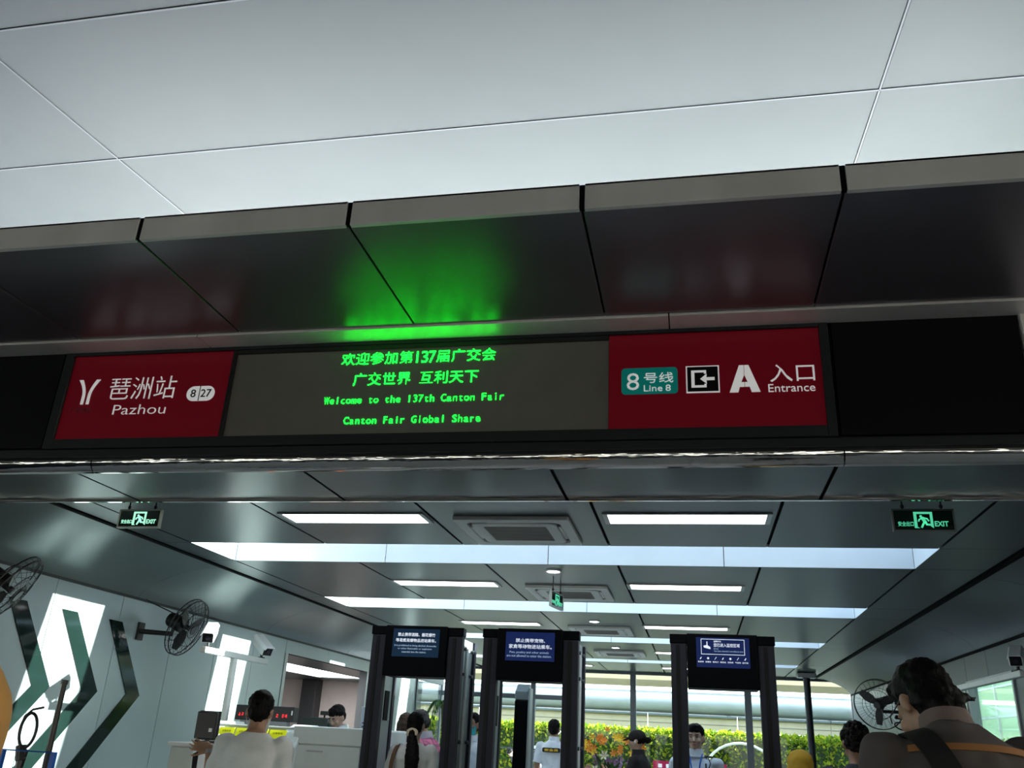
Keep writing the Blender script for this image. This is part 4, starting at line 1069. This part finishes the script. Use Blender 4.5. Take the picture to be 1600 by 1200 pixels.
def person(label, loc, rz, H=1.72, lean=0, side=0, hy=0, hp=0, hr=0, hf=0.0, nd=0.0, armL=None, armR=None, skin=SK1, top=None, sleeve='short', bottom=None,
           hair='short', hmat=None, sh=1.0, female=False, vox=.012, collar=None, topname='shirt', bulk=1.0, hemz=.86, group=None, tee=False):
    k = H/1.75
    t = empty('person', loc, label, 'person', group, math.radians(rz))
    t.scale = (k, k, k)
    if female: sh *= .88
    Rl = Matrix.Rotation(math.radians(-lean), 3, 'X') @ Matrix.Rotation(math.radians(side), 3, 'Y')
    P0 = Vector((0, 0, .95))
    def U(v):
        v = Vector(v)
        if v.z < .85: return v
        w = min(1, max(0, (v.z-.85)/.25)); r = P0 + Rl @ (v-P0)
        return v.lerp(r, w)
    Nk = Vector((0, -.005, 1.50))
    Rh = Matrix.Rotation(math.radians(hy), 3, 'Z') @ Matrix.Rotation(math.radians(-hp), 3, 'X') @ Matrix.Rotation(math.radians(hr), 3, 'Y')
    def Hd(v): return U(Nk + Vector((0, hf, -nd)) + Rh @ (Vector(v)-Nk))
    def addX(mb, sub, X): mb.add([X(Vector(v)) for v in sub.v], sub.f)
    sx = .185*sh
    shL, shR = Vector((-sx, 0, 1.415)), Vector((sx, 0, 1.415))
    def arm(side_, spec):
        s_ = U(shL if side_ < 0 else shR)
        if spec is None: e, h = Vector((side_*(sx+.055), -.03, 1.12)), Vector((side_*(sx+.06), .04, .87)); e = U(e); h = U(h)
        else: e, h = Vector(spec[0]), Vector(spec[1])
        # keep natural bone lengths
        e = s_ + (e-s_).normalized()*.285; h = e + (h-e).normalized()*.25
        return s_, e, h, (Vector(spec[2]).normalized() if spec is not None and len(spec) > 2 else (h-e).normalized())
    arms = [arm(-1, armL), arm(1, armR)]
    # --- body, one continuous surface
    b = MB()
    bw = bulk
    R_ = [(.86, .15, .105, 0), (.94, .165*(1.06 if female else 1), .115, 0), (1.04, .145, .10, .0), (1.14, .140*(.93 if female else 1), .095, 0), (1.25, .155, .105, 0), (1.34, .17*sh, .11, -.005), (1.42, .15*sh, .085, -.01), (1.47, .085, .062, -.01), (1.50, .055, .055, -.005)]
    b.loft([ring((0, yo, z), rx*bw if z < 1.45 else rx, ry*bw if z < 1.45 else ry, M=U) for z, rx, ry, yo in R_])
    sub = MB().caps((0, -.01, 1.44), (0, .008, 1.60), .060 if not female else .050, .055 if not female else .047); addX(b, sub, lambda v: U(v).lerp(Hd(v), min(1, max(0, (v.z-1.44)/.12))))
    hd = MB()
    hd.ell((0, -.008, 1.665), (.076, .096, .098)); hd.ell((0, .022, 1.615), (.064, .070, .078)); hd.ell((0, .045, 1.575), (.040, .042, .040))
    hd.ell((0, .092, 1.625), (.011, .016, .024)); hd.ell((0, .104, 1.612), (.015, .012, .010)); hd.ell((0, .080, 1.668), (.052, .012, .012))
    hd.ell((0, .083, 1.583), (.024, .010, .010)); hd.ell((0, .072, 1.552), (.022, .018, .016))
    for s_ in (-1, 1):
        hd.ell((s_*.045, .068, 1.617), (.022, .018, .02)); hd.ell((s_*.080, -.008, 1.632), (.010, .020, .034), rot=Matrix.Rotation(s_*.25, 3, 'Z'))
    addX(b, hd, Hd)
    for (s_, e, h, f), sd in zip(arms, (-1, 1)):
        b.ell(s_+Vector((-sd*.008, 0, -.005)), (.058, .055, .055)); b.caps(s_, e, .050*bw, .039); b.caps(e, h, .038, .027)
        # hand: palm + five fingers
        wv = f.cross(Vector((sd, 0, .0001))); wv = f.orthogonal() if wv.length < .2 else wv.normalized()
        nrm = f.cross(wv).normalized()      # palm normal (roughly sideways)
        pc = h+f*.045; Rm = Matrix((wv, nrm, f)).transposed()
        b.ell(pc, (.036, .016, .048), rot=Rm)
        for q_, (off, L, sp_) in enumerate(((-.027, .050, -.08), (-.0095, .060, -.02), (.009, .057, .03), (.026, .044, .09))):
            a0_ = pc+wv*off+f*.038; k1 = a0_+(f+wv*sp_+nrm*(-sd)*.15).normalized()*L*.55; k2 = k1+(f+wv*sp_+nrm*(-sd)*.75).normalized()*L*.5
            b.caps(a0_, k1, .0088, .0082, n=8); b.caps(k1, k2, .0082, .007, n=8)
        th = pc+wv*.036-f*.010; tk = th+(f*.9+wv*.5).normalized()*.035; b.caps(pc+wv*.015-f*.02, th, .013, .011, n=8); b.caps(th, tk, .011, .009, n=8); b.caps(tk, tk+(f+wv*.25).normalized()*.026, .009, .0075, n=8)
    for s_ in (-1, 1):
        b.caps((s_*.085, 0, .90), (s_*.095, .012, .50), .085, .056); b.caps((s_*.095, .012, .50), (s_*.10, -.015, .09), .055, .036)
        b.caps((s_*.10, -.035, .045), (s_*.11, .13, .033), .040, .030)
    body = remesh(b, 'body', skin, t, vox=vox*.75, smooth=2)
    # face
    for s_ in (-1, 1):
        e_ = MB().ell((s_*.030, .0815, 1.650), (.0125, .009, .0065)); e_.v = [tuple(Hd(v)) for v in e_.v]; eo = e_.build('eye', m_eye, t, smooth=True)
        e_ = MB().ell((s_*.030, .0885, 1.650), (.0058, .004, .0058)); e_.v = [tuple(Hd(v)) for v in e_.v]; e_.build('iris', m_iris, eo, smooth=True)
        e_ = MB().box(s_*.030-.018, s_*.030+.018, .083, .0935, 1.669, 1.675); e_.v = [tuple(Hd(v)) for v in e_.v]; e_.build('eyebrow', hmat or m_hair, t)
    e_ = MB().ell((0, .0925, 1.583), (.020, .004, .006)); e_.v = [tuple(Hd(v)) for v in e_.v]; e_.build('lips', m_lip, t, smooth=True)
    # --- clothing
    if top:
        c = MB(); g = .018*bulk
        R2 = [(hemz, .178, .128, 0), (.96, .18, .13, 0), (1.06, .165, .120, .0), (1.16, .160, .115, 0), (1.26, .172, .122, 0), (1.35, .188*sh, .125, -.008), (1.42, .168*sh, .100, -.012), (1.465, .105, .078, -.012), (1.495, .072, .070, -.008)]
        if tee: R2 = R2[:-1]+[(1.482, .088, .074, -.010)]
        c.loft([ring((0, yo, z), rx*bulk if z < 1.45 else rx, ry*bulk if z < 1.45 else ry, M=U) for z, rx, ry, yo in R2])
        for s_, e, h, _f in arms:
            c.ell(s_+Vector((0, 0, -.006)), (.072, .070, .066))
            if sleeve == 'short': c.cyl(s_, s_.lerp(e, .78), .068*bulk, .064*bulk, n=18)
            else:
                c.caps(s_, e, .066*bulk, .056*bulk); c.cyl(e, e.lerp(h, .93), .056*bulk, .040*bulk, n=18)
        sh_ = remesh(c, topname, top, t, vox=vox, smooth=5, disp=.010, dscale=.07)
        if collar:
            cr = [ring((0, -.006+.01, z), rx, ry, M=lambda v: U(v).lerp(Hd(v), .25)) for z, rx, ry in ((1.475, .086, .084), (1.510, .074, .074), (1.545, .068, .070), (1.543, .062, .062), (1.50, .058, .058))]
            MB().loft(cr).build('collar', collar, t, smooth='auto')
        if sleeve == 'short':
            for s_, e, h, _f in arms:
                a_ = s_.lerp(e, .76); d_ = (e-s_).normalized(); MB().cyl(a_-d_*.006, a_+d_*.012, .0665*bulk, .066*bulk, n=20, caps=False).build('cuff', top, sh_, smooth=True)
    bt = MB(); bt.loft([ring((0, 0, z), rx, ry, M=U) for z, rx, ry in ((1.0, .15, .11), (.93, .172, .125), (.84, .175, .125), (.80, .16, .11))])
    for s_ in (-1, 1): bt.cyl((s_*.085, 0, .90), (s_*.095, .012, .50), .10, .078, n=18).cyl((s_*.095, .012, .52), (s_*.10, -.01, .08), .078, .065, n=18)
    remesh(bt, 'trousers', bottom or m_trou, t, vox=.014, smooth=3)
    for s_ in (-1, 1):
        MB().loft([ring((s_*.105, .045, z), rx, ry, M=None) for z, rx, ry in ((0.0, .046, .135), (.03, .050, .140), (.06, .045, .115), (.10, .040, .07))]).build('shoe', m_shoe, t, smooth='auto')
    # --- hair
    hm = hmat or m_hair; hb = MB()
    if hair in ('short', 'full', 'curly', 'fringe'):
        f_ = {'short': 1.0, 'full': 1.0, 'curly': 1.06, 'fringe': 1.0}[hair]
        hb.ell((0, -.022, 1.690), (.086*f_, .098*f_, .090*f_)); hb.ell((0, -.045, 1.640), (.076*f_, .070*f_, .075*f_)); hb.ell((0, .035, 1.742), (.064, .060, .030))
        if hair == 'fringe': hb.ell((0, .068, 1.715), (.058, .028, .026))
        if hair == 'full': hb.ell((.045, -.05, 1.63), (.045, .045, .06)); hb.ell((-.04, -.05, 1.62), (.042, .045, .06)); hb.caps((.05, -.07, 1.625), (.118, -.075, 1.62), .020, .006); hb.ell((0, -.075, 1.58), (.06, .03, .05))
    elif hair == 'ponytail':
        hb.ell((0, -.014, 1.680), (.084, .104, .094)); hb.ell((0, -.050, 1.635), (.076, .066, .080)); hb.ell((0, .03, 1.735), (.066, .066, .034))
    elif hair == 'long':
        hb.ell((0, -.014, 1.680), (.088, .106, .094)); hb.caps((0, -.05, 1.64), (0, -.07, 1.36), .088, .075)
    elif hair == 'cap': hb.ell((0, -.030, 1.655), (.080, .088, .070))
    if hb.v:
        hb.v = [tuple(Hd(v)) for v in hb.v]
        ho = remesh(hb, 'hair', hm, t, vox=.009, smooth=3, disp=.020 if hair == 'curly' else .007, dscale=.02 if hair == 'curly' else .018)
        if hair == 'ponytail':
            pt_ = MB(); pth = [Hd((0, -.10, 1.60)), Hd((0, -.125, 1.57)), U((.02, -.14, 1.47)), U((.03, -.155, 1.36)), U((.025, -.15, 1.22)), U((.02, -.145, 1.13))]
            pt_.tube(pth, .04, 14, rr=[.034, .034, .058, .070, .056, .014]); remesh(pt_, 'ponytail', hm, t, vox=.009, smooth=3, disp=.008, dscale=.02)
            sc_ = MB(); cc = Hd((0, -.118, 1.578))
            for i in range(14): sc_.ell(cc+Vector((.042*math.cos(i*2*PI/14), -.0+.010*math.sin(i*3), .030*math.sin(i*2*PI/14))), (.019, .018, .018), n=8, m=6)
            remesh(sc_, 'scrunchie', mat('scrunchie_cream', (.62, .55, .42), .8), t, vox=.007, smooth=1)
        if hair == 'curly':
            ho.modifiers.clear()
    t['k'] = k
    return t, U, Hd, arms
def strap(t, pts, w, th, material, U, name='bag_strap'):
    """flat band following points; w along the surface, th its thickness"""
    L = [Vector(p) for p in pts]; Pf = []
    for i in range(len(L)-1):
        for j in range(4): Pf.append(L[i].lerp(L[i+1], j/4))
    Pf.append(L[-1])
    Q = Pf[:]
    for _ in range(4): Q = [Q[0]]+[(Q[i-1]+Q[i]*2+Q[i+1])/4 for i in range(1, len(Q)-1)]+[Q[-1]]
    C = [U(Vector((q.x*.75, 0, min(q.z, 1.36)))) for q in Q]; P = [U(q) for q in Q]; rings = []
    for i, p in enumerate(P):
        a = P[max(0, i-1)]; b = P[min(len(P)-1, i+1)]; d = (b-a).normalized()
        n_ = p-C[i]; n_ = (n_-d*n_.dot(d)).normalized(); s_ = d.cross(n_)
        rings.append([p+s_*w/2, p+s_*w/2+n_*th, p-s_*w/2+n_*th, p-s_*w/2])
    return MB().loft(rings).build(name, material, t, smooth='auto')
def hx(mb, X): mb.v = [tuple(X(Vector(v))) for v in mb.v]; return mb

# 1. man in the right foreground, seen from behind
c_brown = cloth('shirt_greybrown', (.095, .078, .080)); c_or = mat('orange_piping', (.30, .13, .04), .8)
t, U, Hd, A = person('man with thick black hair, grey-brown shirt and orange yoke stripe, right foreground', (.80, 3.0, 0), 8, H=1.90, lean=15, hy=15, hp=27, hf=.02, nd=.045, hair='full',
    skin=SK1, top=c_brown, collar=cloth('collar_pinkgrey', (.20, .15, .14)), sh=1.04, bulk=1.02, vox=.011, topname='shirt')
def back_band(z, x0, x1, r, material, name, t=t, U=U):
    rg = []
    for i in range(25):
        a = PI+PI*(i/24); x = .185*math.cos(a); y = -.012-.118*abs(math.sin(a))**.8
        if x0 <= x <= x1: rg.append((x, y, z))
    rings = [[U((x, y*1.0, z-r)), U((x, y-.006, z-r)), U((x, y-.006, z+r)), U((x, y, z+r))] for x, y, z in rg]
    return MB().loft(rings).build(name, material, t, smooth='auto')
back_band(1.405, -.17, .18, .009, c_or, 'yoke_stripe')
strap(t, ((-.125, .14, 1.24), (-.125, .10, 1.38), (-.122, .0, 1.478), (-.115, -.09, 1.440), (-.10, -.135, 1.38), (-.075, -.150, 1.30), (-.04, -.160, 1.20), (-.0, -.155, 1.08)), .068, .010, m_belt, U)
gl = MB().tube([(.078, .0, 1.655), (.080, .075, 1.655), (.062, .100, 1.655)], .0022, 6).tube([(-.078, .0, 1.655), (-.080, .075, 1.655), (-.062, .100, 1.655)], .0022, 6)
for s_ in (-1, 1): gl.tube([(s_*.032+.022*math.cos(a), .102, 1.650+.015*math.sin(a)) for a in [i*PI/8 for i in range(16)]],   .0022, 6, closed=True)
hx(gl, Hd).build('glasses', m_black, t)

# 2. man in white T-shirt at the scanner
c_white = cloth('shirt_white', (.80, .84, .88))
t, U, Hd, A = person('man in white short-sleeved T-shirt with face mask standing at the scanner, seen from behind', (-2.77, 5.5, 0), 10, H=1.72, lean=4, hp=12, hy=8, nd=.028, hair='short', skin=SK1, top=c_white,
    armL=((-.25, .02, 1.15), (-.30, .09, 1.36), (-1, .1, .12)), bulk=1.0, sh=1.0, tee=True, vox=.011, topname='t_shirt')
h = A[0][2]; f = A[0][3]
hb_ = tag(MB().tube([t.matrix_basis @ v for v in (h+f*.06+Vector((.03, 0, -.02)), h+f*.07+Vector((-.03, .02, -.05)), h+Vector((-.09, .05, -.42)), h+Vector((-.10, .05, -.9))) ], .012, 8, rr=[.02, .018, .008, .008]).build('bag_strap', m_belt), 'thin black strap hanging from the left hand of the man in white', 'strap')
MB().cyl(A[0][1].lerp(A[0][2], .86), A[0][1].lerp(A[0][2], .95), .031, n=18, caps=False).build('watch', m_alu, t, smooth=True)
mk = MB()
mk.loft([[Hd((x, y, z)) for x, y in ((.066, .035), (.040, .100), (0, .118), (-.040, .100), (-.066, .035))] for z in (1.535, 1.58, 1.625)], caps=False); mk.build('face_mask', mat('mask_white', (.6, .68, .7), .7), t, smooth=True)
hx(MB().tube([(.066, .035, 1.62), (.086, -.01, 1.655), (.083, -.025, 1.62), (.066, .035, 1.55)], .002, 5).tube([(-.066, .035, 1.62), (-.086, -.01, 1.655), (-.083, -.025, 1.62), (-.066, .035, 1.55)], .002, 5), Hd).build('ear_loop', m_white, t)

# 3. staff member behind the scanner
c_unif = cloth('uniform_white', (.72, .78, .86)); 
t, U, Hd, A = person('young staff member with black hair looking down behind the white scanner', (-4.02, 10.15, 0), 158, H=1.76, lean=4, hp=26, hair='fringe', skin=SK2, top=c_unif, collar=c_unif, vox=.013)
# 4. woman with the ponytail in the left gate
c_cream = cloth('top_cream', (.68, .71, .70))
t, U, Hd, A = person('woman with black ponytail and cream scrunchie in loose cream top walking through the left gate', (-2.52, 8.15, 0), 2, H=1.67, hair='ponytail', female=True, skin=SK2, top=c_cream, sleeve='long', bulk=1.12,
    armL=((-.235, -.03, 1.16), (-.16, .2, 1.05)), armR=((.235, -.03, 1.16), (.16, .2, 1.05)), vox=.012, topname='loose_top')
strap(t, ((-.14, .12, 1.34), (-.14, .07, 1.455), (-.145, -.03, 1.475), (-.155, -.12, 1.41), (-.165, -.165, 1.30), (-.165, -.16, 1.10), (-.165, -.155, .9)), .035, .010, mat('strap_brown', (.12, .06, .03), .6), U)
# 5. man in plaid shirt
c_plaid = cloth('shirt_plaid', (.55, .13, .22), plaid=(.06, .04, .10))
t, U, Hd, A = person('man in pink checked shirt looking down, beyond the left gate', (-2.66, 9.15, 0), 84, H=1.73, lean=6, hp=26, hair='short', hmat=m_hairg, skin=SK3, top=c_plaid, collar=cloth('collar_grey', (.35, .33, .36)), bulk=1.05, sleeve='long', vox=.013)
# 6. long brown haired woman
t, U, Hd, A = person('woman with long brown hair in a black top, half hidden behind the ponytail woman', (-3.27, 10.2, 0), -15, H=1.70, hair='long', hmat=m_hairb, female=True, skin=SK2, top=cloth('top_black', (.02, .02, .022)), sleeve='long', vox=.014)
# 7. masked staff
t, U, Hd, A = person('staff member in white uniform wearing a turquoise face mask between the left and middle gates', (-2.47, 10.1, 0), 165, H=1.73, hair='short', skin=SK3, top=c_unif, collar=c_unif, vox=.013)
mk = MB(); mk.loft([[Hd((x, y, z)) for x, y in ((.068, .03), (.046, .098), (0, .122), (-.046, .098), (-.068, .03))] for z in (1.535, 1.575, 1.632)], caps=False); mk.build('face_mask', mat('mask_turquoise', (.03, .40, .46), .6), t, smooth=True)
hx(MB().box(-.04, .03, .125, .165, 1.20, 1.32).cyl((.0, .14, 1.32), (.0, .14, 1.38), .008), U).build('radio', m_black, t, bevel=.006)
# 8. guard seen from behind with back patch
t, U, Hd, A = person('security guard from behind in pale shirt with black and yellow back patch', (-2.03, 13.3, 0), -4, H=1.77, hair='short', skin=SK3, top=c_unif, collar=c_unif, vox=.014)
bp_ = hx(MB().prism(rrect(-.13, .13, 1.335, 1.395, .02), 'y', -.150, -.142), U).build('back_patch', m_black, t)
m_ytxt = mat('patch_yellow', (.8, .55, .02), .5, emit=(.8, .5, .02), es=.05)
text_on('安全员', -.10, .10, 1.348, 1.382, -.155, m_ytxt, bp_, 'lettering', .02, .003, xf=None, res=2)
# 9. woman in black cap
c_blk = cloth('jacket_black', (.012, .013, .017))
t, U, Hd, A = person('woman in black baseball cap and black jacket in profile, right of the flowers', (-.66, 10.7, 0), 78, H=1.655, hair='cap', female=True, skin=SK2, top=c_blk, sleeve='long', hp=8, bulk=1.05,
    armL=((-.22, .10, 1.20), (-.12, .36, 1.27)), armR=((.22, .12, 1.18), (.08, .38, 1.25)), collar=c_blk, vox=.012, topname='jacket')
cp1 = MB().ell((0, -.008, 1.685), (.092, .110, .082)).loft([[Vector((x, .085+(.105 if i else 0)*(1-abs(x)/.09*.45), 1.688+dz-(.022 if i else 0))) for x in (-.075, -.04, 0, .04, .075)] for i, dz in ((0, 0), (1, 0), (1, -.006), (0, -.008))])
remesh(hx(cp1, Hd), 'cap', cloth('cap_black', (.008, .008, .010)), t, vox=.006, smooth=2)
remesh(hx(MB().ell((0, -.135, 1.635), (.038, .042, .038)).ell((0, -.10, 1.64), (.03, .04, .03)), Hd), 'hair_bun', m_hair, t, vox=.008, smooth=2, disp=.006, dscale=.02)
hh = (A[0][2]+A[1][2])/2
ph = tag(MB().box(-.035, .035, -.004, .004, -.07, .07, rot=Matrix.Rotation(math.radians(78), 3, 'Z') @ Matrix.Rotation(-.6, 3, 'X'), o=t.matrix_basis @ (hh+Vector((0, .08, .05)))).build('phone', mat('phone_orange', (.6, .25, .05), .3), bevel=.004), 'orange-cased phone held by the woman in the black cap', 'phone')
hx(MB().ell((-.085, .0, 1.628), (.008, .012, .016)), Hd).build('earbud', m_white, t, smooth=True)
# 10. guard facing us in the right gate
t, U, Hd, A = person('young security guard facing the camera in white shirt and blue lanyard, right gate', (-.02, 9.0, 0), 176, H=1.70, hair='fringe', skin=SK2, top=c_unif, collar=c_unif, hy=-6, sh=1.02, vox=.012)
for s_ in (-1, 1):
    hx(MB().box(s_*.115-.035, s_*.115+.05, -.045, .03, 1.468, 1.486), U).build('shoulder_mark', m_black, t, bevel=.004)
    hx(MB().tube([(s_*.062, .05, 1.50), (s_*.045, .118, 1.42), (s_*.015, .132, 1.25)], .007, 6), U).build('lanyard', mat('lanyard_blue', (.02, .12, .55), .6), t)
hx(MB().box(-.15, -.09, .125, .16, 1.28, 1.37).cyl((-.10, .14, 1.37), (-.10, .14, 1.42), .007).tube([(-.12, .14, 1.36), (-.14, .12, 1.42), (-.12, .08, 1.48)], .006, 6), U).build('radio', m_black, t, bevel=.005)
# 11. curly haired man
t, U, Hd, A = person('man with bushy black hair in dark blue shirt bending over, left of the foreground man', (.97, 6.15, 0), 4, H=1.72, lean=16, side=4, hp=12, hair='curly', skin=SK3, top=cloth('shirt_navy', (.045, .06, .085)), sh=1.05, bulk=1.06, vox=.013)
# 12. woman in yellow headscarf
t, U, Hd, A = person('person in mustard yellow headscarf beside the right post of the right gate', (.74, 7.25, 0), -10, H=1.51, hair='none', female=True, skin=SK3, top=cloth('top_mustard', (.50, .33, .03)), sleeve='long', vox=.013, bulk=1.1)
hs = MB().ell((0, -.01, 1.675), (.112, .125, .104)).caps((0, -.03, 1.62), (0, -.03, 1.46), .118, .18).ell((0, -.02, 1.43), (.22, .14, .10))
hx(hs, Hd); remesh(hs, 'headscarf', MATS['top_mustard'], t, vox=.012, smooth=4, disp=.010, dscale=.06)
# 13/14. two people far beyond the glazing
t, U, Hd, A = person('distant person with black mask and pale shirt bending near the hedge', (-4.2, 26.2, -.12), 150, H=1.62, lean=22, hp=20, hair='short', skin=SK2, top=cloth('shirt_lilac', (.6, .58, .68)), vox=.018)
mk = MB(); mk.loft([[Hd((x, y, z)) for x, y in ((.068, .03), (.046, .098), (0, .122), (-.046, .098), (-.068, .03))] for z in (1.535, 1.575, 1.632)], caps=False); mk.build('face_mask', m_black, t, smooth=True)
t, U, Hd, A = person('distant person in black with dark hair stooping near the hedge', (-4.85, 26.0, -.12), 140, H=1.55, lean=40, hp=25, hair='short', skin=SK2, top=cloth('top_black', (.02, .02, .022)), vox=.018)
# 15. person at the left edge in an ochre jacket
t, U, Hd, A = person('person in ochre jacket at the far left edge of the picture, mostly out of frame', (-1.345, 1.25, 0), 0, H=1.87, hair='short', skin=SK1, top=cloth('jacket_ochre', (.50, .26, .07), rough=.7), sleeve='long', bulk=1.18, vox=.011,
    topname='jacket', bottom=cloth('trousers_maroon', (.16, .03, .04)))
for p_ in [o for o in COL.objects if o.name.startswith('person')]:
    if 'k' in p_: del p_['k']
